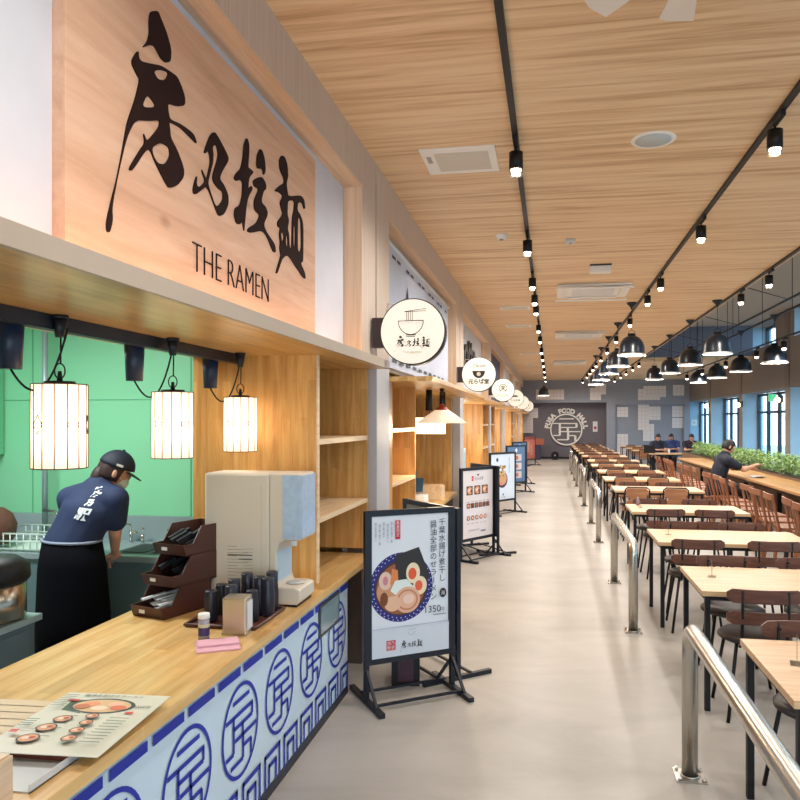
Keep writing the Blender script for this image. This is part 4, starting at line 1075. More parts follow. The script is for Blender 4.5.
# second column of tables near the end
for i, (x, y) in enumerate([(2.95, 23.0), (2.72, 25.2), (2.72, 27.2), (2.72, 29.4)]):
    dup(T0, (x, y, 0), 0, 'wood topped dining table, %s in the far right group' % ORD[i], 'dining tables beyond the bench')
    if i > 0:
        for s in (.32, .9): dup(PD, (x + s, y - .05, 0), 0, 'plywood-back chair on the %s side of the %s table in the far right group' % ('left' if s < .5 else 'right', ORD[i]), 'chairs at the far right tables')
t = thing('laptop', 'open black laptop on the far right table', 'laptop', (2.98, 23.35, .703), R(180)); MB().box(-.17, .17, -.12, .12, 0, .015).build('keyboard_base', BLACK, t)
MB().box(-.17, .17, .1, .112, .01, .24).build('screen', BLACK, t)
t = thing('drink_cup', 'white cup on the far right table between the seated men', 'cup', (3.55, 23.25, .703)); MB().lathe([(0, 0), (.03, 0), (.037, .12), (0, .12)], seg=14).build('cup_body', WHITE, t)

# bench along the windows
bt = thing('window_bench', 'long wooden counter table along the window side', 'counter', (3.5, 14.5, 0))
MB().box(-.33, .28, -8.5, 5.0, .715, .75).build('worktop', W_BENCH, bt, bevel=.002)
MB().box(-.26, -.2, -8.4, 4.9, .66, .715).build('front_rail', mat((60, 40, 30), .5), bt)
for k in range(7): MB().box(.0, .06, -8.3 + k * 2, -8.24 + k * 2, 0, .715).build('leg', BLACK, bt)
pz = thing('planter_box', 'long low planter box behind the wooden window bench', 'planter', (3.97, 14.5, 0))
MB().box(-.18, .2, -8.5, 7.9, 0, .78).build('trough', mat((120, 92, 66), .6), pz)
MB().box(-.16, .18, -8.45, 7.85, .78, .79).build('soil', mat((52, 42, 32), .9), pz)
LEAF = mat((142, 176, 104), .6, vary=.35, vscale=8)
def foliage(seed, n=900, L_=.62):
    rnd = random.Random(seed); mb = MB()
    for q in range(n):
        x0, y0 = rnd.uniform(-.15, .15), rnd.uniform(-L_, L_)
        h = rnd.uniform(.04, .35) * (1 - .3 * abs(x0) / .15)
        cx_, cy_ = x0 + rnd.uniform(-.1, .1), y0 + rnd.uniform(-.1, .1)
        a = rnd.uniform(0, 2 * PI); l_ = rnd.uniform(.025, .06); w_ = l_ * .26; tz = rnd.uniform(-.03, .03)
        dx, dy = math.cos(a), math.sin(a)
        mb._add([(cx_ - dx * l_, cy_ - dy * l_, h - tz), (cx_ + dy * w_, cy_ - dx * w_, h), (cx_ + dx * l_, cy_ + dy * l_, h + tz + .01), (cx_ - dy * w_, cy_ + dx * w_, h + .005)], [(0, 1, 2, 3)])
    return mb
def stems(seed, L_=.62):
    rnd = random.Random(seed); mb = MB()
    for q in range(40):
        x0, y0 = rnd.uniform(-.12, .12), rnd.uniform(-L_, L_)
        mb.cyl((x0, y0, 0), (x0 + rnd.uniform(-.08, .08), y0 + rnd.uniform(-.08, .08), rnd.uniform(.15, .38)), .003, .002, 4, cap=False)
    return mb
protos = []
for k in range(2):
    t = thing('leafy_plant', 'x', 'plant', (3.97, 6.8 + 1.1 * k, .79))
    foliage(k).build('leaves', LEAF, t, weld=False); stems(k).build('stems', mat((90, 112, 60), .6), t)
    protos.append(t)
npl = 13
for k in range(npl):
    lab = 'bushy fern-like green plant, %s in the window planter' % ORD[k]
    y = 6.8 + 1.13 * k
    if k < 2: o = protos[k]; o.location = (3.97, y, .79); o['label'] = lab
    else: o = dup(protos[k % 2], (3.97, y, .79), PI * (k % 3 == 0), lab)
    o['group'] = 'green plants in the window planter'
t = thing('paper_cup', 'small white cup on the wooden window bench', 'cup', (3.42, 10.7, .75)); MB().lathe([(0, 0), (.035, 0), (.045, .09), (0, .09)], seg=14).build('cup_body', WHITE, t)

# wooden bench chairs: back toward the tables, facing +x
def bench_chair():
    t = thing('bench_chair', 'x', 'chair', (0, 0, 0))
    W2 = .2
    MB().box(-.18, .2, -W2, W2, .42, .45).build('seat', W_CHERRY, t, bevel=.006)
    for s in (-1, 1):
        MB().bar((-.27, s * .24, 0), (-.2, s * .19, .46), .03, .026).bar((-.2, s * .19, .45), (-.27, s * .2, .80), .028, .024).build('leg', W_CHERRY, t)
        MB().bar((.24, s * .23, 0), (.16, s * .17, .43), .03, .026).build('leg', W_CHERRY, t)
    for s in (-.07, .07): MB().bar((-.17, s, .44), (-.262, s * 1.1, .78), .018, .012).build('back_spindle', W_CHERRY, t)
    tr_ = MB(); n = 8
    for q in range(n):
        a, b_ = -1 + 2 * q / n, -1 + 2 * (q + 1) / n
        tr_.bar((-.275 - .02 * (1 - a * a), a * .235, .80), (-.275 - .02 * (1 - b_ * b_), b_ * .235, .80), .022, .07)
    tr_.build('top_rail', W_CHERRY, t)
    MB().bar((-.245, -.21, .2), (-.245, .21, .2), .02, .02).bar((.21, -.2, .2), (.21, .2, .2), .02, .02).build('stretcher', W_CHERRY, t)
    return t
BC = bench_chair(); k = 0
for q in range(21):
    y = 6.9 + .585 * q
    if q == 11: continue
    lab = 'reddish wooden chair at the window bench, %s in its row' % ORD[q if q < 11 else q - 1]
    x = 2.82
    if q == 0: BC.location = (x, y, 0); BC['label'] = lab; o = BC
    else: o = dup(BC, (x + (0.04 if q % 3 == 0 else 0), y, 0), R([-3, 2, 5, -5][q % 4]), lab)
    o['group'] = 'wooden chairs along the window bench'

# ================================================================== ceiling fittings
LAMPGLASS = emit((255, 240, 220), 14)
def spot():
    t = thing('track_spotlight', 'x', 'spotlight', (0, 0, 0))
    MB().box(-.014, .014, -.16, .01, -.03, 0).build('adapter', BLACK, t)
    MB().cyl((0, 0, -.055), (0, 0, -.02), .007).build('stem', BLACK, t)
    MB().cyl((0, 0, -.165), (0, 0, -.055), .044, .044, 24, cap=True).build('housing', BLACK, t)
    MB().cyl((0, 0, -.205), (0, 0, -.165), .042, .044, 24, glass((250, 250, 245), .3), cap=True).build('lens_cover', None, t)
    MB().cyl((0, 0, -.19), (0, 0, -.166), .026, .034, 20).build('lens', LAMPGLASS, t)
    l = bpy.data.lights.new('spot_light', 'SPOT'); l.energy = 56; l.color = (1, .95, .89); l.spot_size = R(172); l.spot_blend = .6; l.shadow_soft_size = .05
    lo = bpy.data.objects.new('spot_light', l); C.objects.link(lo); lo.parent = t; lo.location = (0, 0, -.215)
    return t
SP = spot(); first = True
tracks = [('left', -.22, 3.48, [1.5, 4.69, 7.0, 8.85, 10.05, 11.0, 13.2, 15.0, 17.4, 19.4, 21.6, 24.2, 27.0, 30.0]),
          ('middle', 1.3, 3.48, [1.5, 4.59, 6.74, 9.15, 10.35, 12.6, 15.2, 17.6, 19.8, 21.9, 23.5, 25.3, 27.4, 31.0]),
          ('right', 2.53, 3.48, [3.5, 6.5, 9.16, 10.45, 22.05, 23.7, 25.8, 27.7, 30.3]),
          ('low window side', 3.7, 3.05, [4.0, 8.0, 12.58, 14.17, 16.55, 19.0, 21.09])]
for nm, x, z, ysl in tracks:
    y0, y1 = (YB + .2, 32.4) if z > 3.2 else (YB + .2, 22.6)
    t = thing('light_track', 'long black lighting track on the ceiling, %s one' % nm, 'light track', (x, 0, z))
    MB().box(-.018, .018, y0, y1, -.022, -.002).build('track_bar', BLACK, t)
    for j, y in enumerate(ysl):
        lab = 'black cylinder track spotlight, %s on the %s track' % (ORD[j], nm)
        if first: o = SP; first = False; o.location = (x, y, z - .022); o['label'] = lab
        else: o = dup(SP, (x, y, z - .022), 0, lab)
        o['group'] = 'black spotlights on the %s track' % nm
# hanging conduit frame in the raised part
fm_ = thing('suspended_rails', 'thin black rails on rods below the raised grey ceiling', 'rail', (3.4, 12, 3.46))
MB().box(-.014, .014, -16.8, 10.6, -.012, .012).box(.33, .352, -16.8, 10.6, -.012, .012).build('rail_bars', BLACK, fm_)
for k in range(13): MB().cyl((0 + (.34 if k % 2 else 0), -13 + 1.9 * k, 0), (0 + (.34 if k % 2 else 0), -13 + 1.9 * k, 1.04), .006, seg=6).build('rod', BLACK, fm_)
for k in range(6): MB().bar((-.78, -4 + k * 2.9, .14), (.0, -4 + k * 2.9 + .5, .01), .008, .008).build('brace', BLACK, fm_)
rd = MB()
t = thing('track_rods', 'thin rods carrying the low window side track', 'rod', (3.7, 12, 3.05))
for k in range(7): MB().cyl((0, -6 + 2.6 * k, 0), (0, -6 + 2.6 * k, 1.45), .005, seg=6).build('rod', BLACK, t)

# bell pendants
BELLOUT = mat((24, 32, 44), .3, vary=.03); BELLIN = mat((236, 232, 224), .5, vary=0)
def bell():
    t = thing('bell_pendant', 'x', 'lamp', (0, 0, 0))      # origin at ceiling 3.48
    MB().lathe([(0, 0), (.075, 0), (.07, -.02), (.02, -.07), (.012, -.1), (0, -.1)], seg=20).build('ceiling_cone', BELLOUT, t)
    MB().tube([(0, 0, -.1), (0, 0, -.42)], .004, 6).build('cord', BLACK, t)
    MB().tube([(.05, 0, -.50), (.045, 0, -.44), (0, 0, -.415), (-.045, 0, -.44), (-.05, 0, -.50)], .004, 6).build('hook', BLACK, t)
    s = MB().lathe([(0, -.47), (.055, -.47), (.06, -.48), (.06, -.51), (.075, -.515), (.115, -.535), (.16, -.59), (.185, -.66), (.192, -.74), (.205, -.79), (.212, -.80)], seg=32).build('lamp_shade', BELLOUT, t)
    MB().lathe([(.209, -.801), (.19, -.74), (.18, -.66), (.152, -.59), (.10, -.54), (0, -.53)], seg=32).build('inner_reflector', BELLIN, s)
    MB().cyl((0, 0, -.64), (0, 0, -.53), .025).ball((0, 0, -.68), .045).build('bulb', emit((255, 232, 200), 16), t)
    l = bpy.data.lights.new('pendant_light', 'POINT'); l.energy = 30; l.color = (1, .93, .84); l.shadow_soft_size = .06
    lo = bpy.data.objects.new('pendant_light', l); C.objects.link(lo); lo.parent = t; lo.location = (0, 0, -.76)
    return t
BP = bell(); first = True
rows = [('left row', 1.2, 3.48, [11.4, 13.7, 15.9, 18.2, 20.4]), ('middle row', 2.43, 3.48, [11.4, 13.55, 15.8, 18.1]), ('window row', 3.68, 3.46, [13.0, 15.2, 17.3, 19.4])]
for nm, x, z, ysl in rows:
    for j, y in enumerate(ysl):
        lab = 'dark bell-shaped pendant lamp, %s in the %s' % (ORD[j], nm)
        if first: o = BP; first = False; o.location = (x, y, z); o['label'] = lab
        else: o = dup(BP, (x, y, z), 0, lab)
        o['group'] = 'dark bell pendants of the %s' % nm
dup(BP, (-.25, 26.5, 3.40), 0, 'single dark bell pendant at the far end above the walkway', 'far bell pendant')

# vents, cassettes, speaker ...
PANEL = mat((244, 242, 238), .5, vary=.02); GRILL = mat((214, 208, 198), .6)
t = thing('ceiling_vent', 'large square white ceiling vent at the upper left', 'vent', (-.60, 4.97, 3.48), 0)
MB().box(-.26, .24, -.24, .24, -.012, 0).build('frame', PANEL, t, bevel=.003); g_ = MB().box(-.17, .19, -.17, .17, -.016, -.012)
g_.build('grille', GRILL, t); MB().box(-.23, -.2, -.12, .0, -.014, -.012).build('badge', mat((170, 166, 160), .6), t)
for i, (x, y) in enumerate([(-.56, 11.6), (-.6, 13.8), (-.58, 19.6), (-.58, 23.5), (-.5, 28)]):
    t = thing('slim_vent', 'slim white ceiling vent left of the track, %s one' % ORD[i], 'vent', (x, y, 3.48), 0, 'slim white vents left of the track')
    MB().box(-.23, .23, -.16, .16, -.012, 0).build('frame', PANEL, t); MB().box(-.2, .2, -.12, .12, -.014, -.012).build('louvre', GRILL, t)
for i, (x, y, n_) in enumerate([(.56, 10.2, 1), (.56, 15.3, 1), (.56, 22.4, 1)]):
    t = thing('air_conditioner', 'white ceiling cassette air conditioner, %s along the hall' % ORD[i], 'air conditioner', (x, y, 3.48), 0, 'white cassette air conditioners')
    MB().box(-.48, .48, -.48, .48, -.03, 0).build('panel', PANEL, t, bevel=.006)
    MB().box(-.28, .28, -.28, .28, -.034, -.03).build('grille', mat((222, 224, 228), .6), t)
    for s in (-1, 1):
        MB().box(-.34, .34, s * .38 - .03, s * .38 + .03, -.05, -.036, None).build('flap', mat((236, 236, 234), .5), t)
        MB().box(s * .38 - .03, s * .38 + .03, -.34, .34, -.05, -.036).build('flap', mat((236, 236, 234), .5), t)
    MB().bar((-.5, -.5, -.06), (.5, -.45, -.06), .08, .012).bar((-.5, .5, -.06), (.5, .52, -.06), .08, .012).build('deflector', mat((238, 238, 236), .4), t)
t = thing('ceiling_speaker', 'round white ceiling speaker between the two left tracks', 'speaker', (.64, 4.82, 3.48)); MB().lathe([(0, -.006), (.115, -.006), (.13, -.01), (.14, -.004), (.14, 0)], seg=40).build('rim', PANEL, t); MB().lathe([(0, -.009), (.112, -.009), (.112, -.006)], seg=40).build('mesh', mat((196, 204, 206), .6), t)
t = thing('smoke_detector', 'small round white smoke detector above the walkway', 'detector', (-.47, 7.05, 3.48)); MB().lathe([(0, -.04), (.04, -.04), (.06, -.015), (.06, 0)], seg=20).build('body', WHITE, t); MB().cyl((0, 0, -.05), (0, 0, -.04), .02, .02, 12).build('sensor', mat((150, 150, 150), .5), t)
t = thing('ceiling_sensor', 'small grey box sensor on the ceiling near the track', 'sensor', (.19, 7.35, 3.48)); MB().box(-.05, .05, -.05, .05, -.03, 0).build('body', mat((200, 204, 206), .5), t, bevel=.006); MB().ball((0, 0, -.03), .015).build('lens', mat((170, 170, 170), .4), t)
t = thing('emergency_light', 'white box light with dark top hung on the ceiling', 'light', (.56, 8.6, 3.48)); MB().box(-.12, .12, -.06, .06, -.09, -.015).build('body', WHITE, t, bevel=.004); MB().box(-.12, .12, -.07, .05, -.015, 0).build('mount', mat((50, 46, 44), .6), t)
# ceiling fan
t = thing('ceiling_fan', 'white ceiling fan whose blade tips show at the top edge', 'fan', (.48, 2.52, 3.48))
MB().cyl((0, 0, -.16), (0, 0, 0), .02).build('downrod', WHITE, t); MB().lathe([(0, -.26), (.08, -.26), (.10, -.23), (.10, -.18), (.06, -.15), (0, -.15)], seg=28).build('motor', WHITE, t)
for k in range(8):
    Mb = Matrix.Rotation(R(90 + 45 * k), 4, 'Z') @ Matrix.Rotation(R(6), 4, 'X')
    MB().prism([(.08, -.03), (.3, -.05), (.45, -.066), (.455, .02), (.44, .066), (.3, .05), (.08, .03)], .006, None, Matrix.Translation((0, 0, -.23)) @ Mb).build('blade', mat((232, 226, 218), .5), t)

# ================================================================== end wall
t = thing('wall_logo', 'large round white relief logo with FUSA FOOD HALL arched above', 'logo', (.67, 33.2, 1.31))
r = .68; LW = mat((246, 242, 234), .4, vary=0)
seg = 60
ring = MB()
for i in range(seg):
    a, b_ = 2 * PI * i / seg, 2 * PI * (i + 1) / seg
    ring.bar((r * math.cos(a), -.045, r * math.sin(a)), (r * math.cos(b_), -.045, r * math.sin(b_)), .11, .06)
ring.build('ring', LW, t)
cr_ = MB()
for a, b_ in SEAL: cr_.bar((a[0] * r * .97, -.04, a[1] * r * .97), (b_[0] * r * .97, -.04, b_[1] * r * .97), .1, .05)
cr_.build('character', LW, t)
word = 'FUSA FOOD HALL'
le = MB()
angs = {0: 170}
n = len(word)
for i, ch in enumerate(word):
    if ch == ' ': continue
    ang = R(172 - 164 * i / (n - 1))
    m_ = text_mesh(ch, .28, .02, 'CENTER', .012)
    Mt = Matrix.Translation((math.cos(ang) * (r + .07), -.03, math.sin(ang) * (r + .07))) @ Matrix.Rotation(-(ang - PI / 2), 4, 'Y') @ Matrix.Rotation(PI / 2, 4, 'X')
    le.merge(m_, Mt)
le.build('arched_lettering', LW, t, weld=False)
for nm, x in (('left', .1), ('right', 1.25)):
    pass
t = thing('fire_alarm_box', 'white wall box with a red disc right of the round logo', 'alarm', (1.93, 33.2, 1.43)); MB().box(-.1, .1, -.05, 0, -.22, .24).build('box_body', WHITE, t); MB().cyl((0, -.06, -.04), (0, -.05, -.04), .06, .06, 20).build('red_disc', mat((190, 30, 60), .4), t)
t = thing('floor_fan', 'black round fan standing on the floor below the logo', 'fan', (.17, 32.4, 0))
MB().cyl((0, -.06, .19), (0, .06, .19), .165, .165, 28).build('drum', BLACK, t); MB().box(-.13, .13, -.08, .08, 0, .03).build('base', BLACK, t); MB().cyl((0, -.07, .19), (0, -.06, .19), .03, .03, 16).build('hub', WHITE, t)
pan = [((590, 388, 601, 400), 32.6, 'upper pair, lower left sheet above the walkway tables'), ((595, 384, 606, 394.5), 32.57, 'upper pair, right sheet above the walkway tables'),
       ((536, 389.5, 564, 399.5), 32.6, 'wide sheet above the round logo'), ((638, 389, 660, 400), 32.6, 'lower sheet of the big overlapping pair near the ceiling'),
       ((643.5, 386, 666, 397), 32.57, 'upper sheet of the big overlapping pair near the ceiling'), ((673, 385, 684, 395.5), 32.6, 'small square sheet at the upper right of the end wall'),
       ((617, 407, 628, 417), 32.75, 'small square sheet beside the alcove edge'), ((638, 404, 649, 430), 32.72, 'tall sheet in the overlapping group behind the seated men'),
       ((649, 406.5, 660.5, 420), 32.75, 'wide sheet right of the tall one behind the seated men'), ((672, 406, 683.5, 417), 32.75, 'upper sheet of the stacked right pair'),
       ((672, 418, 683.5, 428), 32.75, 'lower sheet of the stacked right pair'), ((643, 424, 654, 441), 32.75, 'low sheet directly above the laptop'), ((617, 434, 628, 455), 32.75, 'tall low sheet near the floor beside the alcove'),
       ((527, 408, 538, 418), 33.2, 'square sheet at the alcove upper left'), ((523, 413, 533, 433), 33.17, 'tall sheet at the alcove left')]
for i, ((a, b_, c_, d_), yy, nm) in enumerate(pan):
    x0, z1 = on_y(a, b_, yy); x1, z0 = on_y(c_, d_, yy)
    t = thing('grid_panel', 'white gridded wall panel, %s' % nm, 'wall panel', ((x0 + x1) / 2, yy - .0, (z0 + z1) / 2), 0, 'white gridded panels on the end wall')
    w_, h_ = (x1 - x0) / 2, (z1 - z0) / 2
    MB().box(-w_, w_, -.028, -.003, -h_, h_).build('sheet', mat((234, 226, 224), .6, vary=.03), t)
    g_ = MB(); nx = max(2, round(w_ * 2 / .16)); nz = max(2, round(h_ * 2 / .16))
    for q in range(1, nx): g_.box(-w_ + 2 * w_ * q / nx - .006, -w_ + 2 * w_ * q / nx + .006, -.0295, -.028, -h_, h_)
    for q in range(1, nz): g_.box(-w_, w_, -.0295, -.028, -h_ + 2 * h_ * q / nz - .006, -h_ + 2 * h_ * q / nz + .006)
    g_.build('grid_lines', mat((206, 198, 198), .6), t)
# small wall lamps and exit sign
for i, (px, py) in enumerate([(707, 406), (739, 405), (778.5, 400)]):
    y, z = on_x(px, py, 5.75)
    t = thing('wall_sconce', 'warm round wall bulb on a dark bracket, %s' % ['farthest of three between the windows', 'middle of three between the windows', 'nearest of three between the windows'][i], 'lamp', (5.85, y, z), 0, 'warm wall bulbs between the windows')
    MB().box(-.03, 0, -.05, .05, -.06, .12).bar((-.02, 0, .06), (-.12, 0, .06), .02, .02).build('bracket', BLACK, t); MB().ball((-.13, 0, 0), .075).build('bulb', emit((255, 214, 150), 7), t)
y, z = on_x(772, 395, 6.0)
t = thing('exit_sign', 'small green exit sign above the nearest glazed bay', 'sign', (6.0, y, 2.32)); MB().box(-.10, .10, -.02, .02, -.09, .11).build('housing', WHITE, t); MB().box(-.09, .09, -.024, -.02, -.08, .10).build('face', emit((60, 200, 130), .9), t)
MB().cyl((0, 0, .11), (0, 0, .21), .01, .01, 8).build('hanger', WHITE, t)
P = Print((-0.0, -.0245, 0), (1, 0, 0), (0, 0, 1)); P.disc(0.02, .06, .018, .018, (240, 255, 245)); P.line((.015, .04), (-.02, -.02), .03, (240, 255, 245)); P.line((-.02, -.02), (-.06, -.07), .018, (240, 255, 245)); P.line((-.02, -.02), (.04, -.08), .018, (240, 255, 245)); P.build('running_figure', t)
t = thing('switch_plate', 'white switch plate on the pale blue reveal at the far window', 'switch plate', (6.08, 32.985, 1.62)); MB().box(-.11, .11, -.012, 0, -.13, .13).build('plate', WHITE, t); MB().box(-.05, .05, -.016, -.012, -.06, .06).build('switch', mat((200, 206, 210), .5), t)

# outside: pale terrace and building seen through the glass
struct(MB().box(6.5, 40, -30, 60, -.3, -.2).build('ground', mat((168, 172, 172), .8)))
ob = thing('outside_building', 'pale building across the terrace beyond the windows', 'building', (16, 22, -.2))
MB().box(-1, 1, -30, 18, 0, 2.4).build('wall', mat((200, 206, 206), .8), ob)
for k in range(14): MB().box(-1.02, -1.0, -28 + 3.2 * k, -26.4 + 3.2 * k, .8, 1.9).build('window', mat((120, 150, 160), .2), ob)

# ================================================================== people
SKIN = mat((206, 156, 128), .55, vary=.04)
def skin_mesh(V_, E_, voxel=.011):
    """one continuous surface grown round the skeleton V_ {name: (pos, radius)}, E_ [(a, b)]"""
    mb = MB()
    def rad(n): r_ = V_[n][1]; return r_ if isinstance(r_, tuple) else (r_, r_)
    for a, b_ in E_:
        p, q = Vector(V_[a][0]), Vector(V_[b_][0]); ra, rb = rad(a), rad(b_)
        n = max(2, int((q - p).length / (.22 * min(ra + rb))) + 1)
        for k in range(n + 1):
            t_ = k / n; c = p.lerp(q, t_); rx = ra[0] + (rb[0] - ra[0]) * t_; ry = ra[1] + (rb[1] - ra[1]) * t_
            mb.ball(c, 1.0, None, 14, (rx, ry, min(rx, ry)))
    bmesh.ops.recalc_face_normals(mb.bm, faces=mb.bm.faces)
    me = bpy.data.meshes.new('figure'); mb.bm.to_mesh(me); mb.bm.free()
    o = bpy.data.objects.new('figure', me); C.objects.link(o)
    r = o.modifiers.new('r', 'REMESH'); r.mode = 'VOXEL'; r.voxel_size = voxel; r.use_smooth_shade = True
    sm = o.modifiers.new('s', 'SMOOTH'); sm.factor = .6; sm.iterations = 6
    out = _eval_mesh(o); bpy.data.objects.remove(o)
    return out
def lerp(a, b_, t_): return tuple(a[i] + (b_[i] - a[i]) * t_ for i in range(3))
def head_mb(mb, c, fwd, up, s=1.0, m=None):
    f = Vector(fwd).normalized(); u = Vector(up).normalized(); r_ = f.cross(u).normalized(); u = r_.cross(f).normalized()
    M = Matrix(((r_.x, f.x, u.x, c[0]), (r_.y, f.y, u.y, c[1]), (r_.z, f.z, u.z, c[2]), (0, 0, 0, 1))) @ Matrix.Diagonal((s, s, s, 1))
    v = []; n = 14; seg = 20
    prof = []
    mbh = MB()
    vs = []; fs = []
    for i in range(n + 1):
        ph = -PI / 2 + PI * i / n
        for j in range(seg):
            a = 2 * PI * j / seg
            x = .074 * math.cos(ph) * math.cos(a); y = .092 * math.cos(ph) * math.sin(a); z = .115 * math.sin(ph)
            if z < 0: k = 1 + z * 2.2; x *= k; y = y * k + .018 * (-z / .115)
            if y > .05 and -.035 < z < .02 and abs(x) < .02: y += .014 * (1 - abs(x) / .02)
            if y > .05 and .01 < z < .03 and .012 < abs(x) < .045: y -= .008
            vs.append((x, y, z))
    for i in range(n):
        for j in range(seg): fs.append((i * seg + j, i * seg + (j + 1) % seg, (i + 1) * seg + (j + 1) % seg, (i + 1) * seg + j))
    mb._add(vs, fs, m, M, True)
    for sd in (-1, 1): mb.ball((sd * .076, -.005, -.005), .022, m, 10, (.35, .8, 1.3), M)   # ears
    return M
def hair_part(M, parent, col=(30, 26, 26), long=False):
    mb = MB(); vs = []; fs = []; n, seg = 9, 22
    for i in range(n + 1):
        ph = PI / 2 - (PI * .66) * i / n
        for j in range(seg):
            a = 2 * PI * j / seg
            lim = ph
            front = math.sin(a)
            if front > .3: lim = max(ph, R(22))
            q = .0 + .006 * math.sin(a * 7)
            vs.append(((.082 + q) * math.cos(lim) * math.cos(a), (.102 + q) * math.cos(lim) * math.sin(a) - .004, .123 * math.sin(lim) + .003))
    for i in range(n):
        for j in range(seg): fs.append((i * seg + j, i * seg + (j + 1) % seg, (i + 1) * seg + (j + 1) % seg, (i + 1) * seg + j))
    mb._add(vs, fs, None, M, True)
    if long: mb.ball((0, -.085, -.06), .055, None, 12, (1, .7, 1.3), M)
    o = mb.build('hair', mat(col, .6, vary=.2, vscale=40), parent)
    so = o.modifiers.new('t', 'SOLIDIFY'); so.thickness = .006
    return o
def face_parts(M, parent):
    e = MB()
    for sd in (-1, 1): e.ball((sd * .03, .078, .018), .009, mat((30, 26, 26), .4), 8, (1.3, .6, .7), M); e.box(sd * .03 - .014, sd * .03 + .014, .082, .088, .036, .041, mat((40, 30, 28), .6), M)
    e.box(-.02, .02, .082, .091, -.052, -.046, mat((150, 84, 76), .5), M)
    return e.build('face_features', None, parent)
def hand(mb, wrist, d, palm_n, m=None, curl=.5, s=1.0):
    """palm + five bent fingers as tapered tubes"""
    d = Vector(d).normalized(); n = Vector(palm_n).normalized(); side = d.cross(n).normalized(); n = side.cross(d).normalized(); w = Vector(wrist)
    M = Matrix(((side.x, d.x, n.x, w.x), (side.y, d.y, n.y, w.y), (side.z, d.z, n.z, w.z), (0, 0, 0, 1))) @ Matrix.Diagonal((s, s, s, 1))
    mb.ball((0, .045, 0), .045, m, 14, (.88, 1.1, .38), M)
    for k, (x, l_) in enumerate(((-.03, .062), (-.010, .075), (.011, .070), (.030, .055))):
        p = [(x, .075, 0), (x * 1.05, .075 + l_ * .45, -.006 * curl * 2), (x * 1.05, .075 + l_ * .78, -.03 * curl), (x * 1.02, .075 + l_ * .9, -.055 * curl)]
        mb.tube([M @ Vector(q) for q in p], .0085 * s, 8, m)
    p = [(-.03, .02, -.004), (-.055, .045, -.012), (-.062, .075, -.022), (-.056, .095, -.03)]
    mb.tube([M @ Vector(q) for q in p], .0095 * s, 8, m)

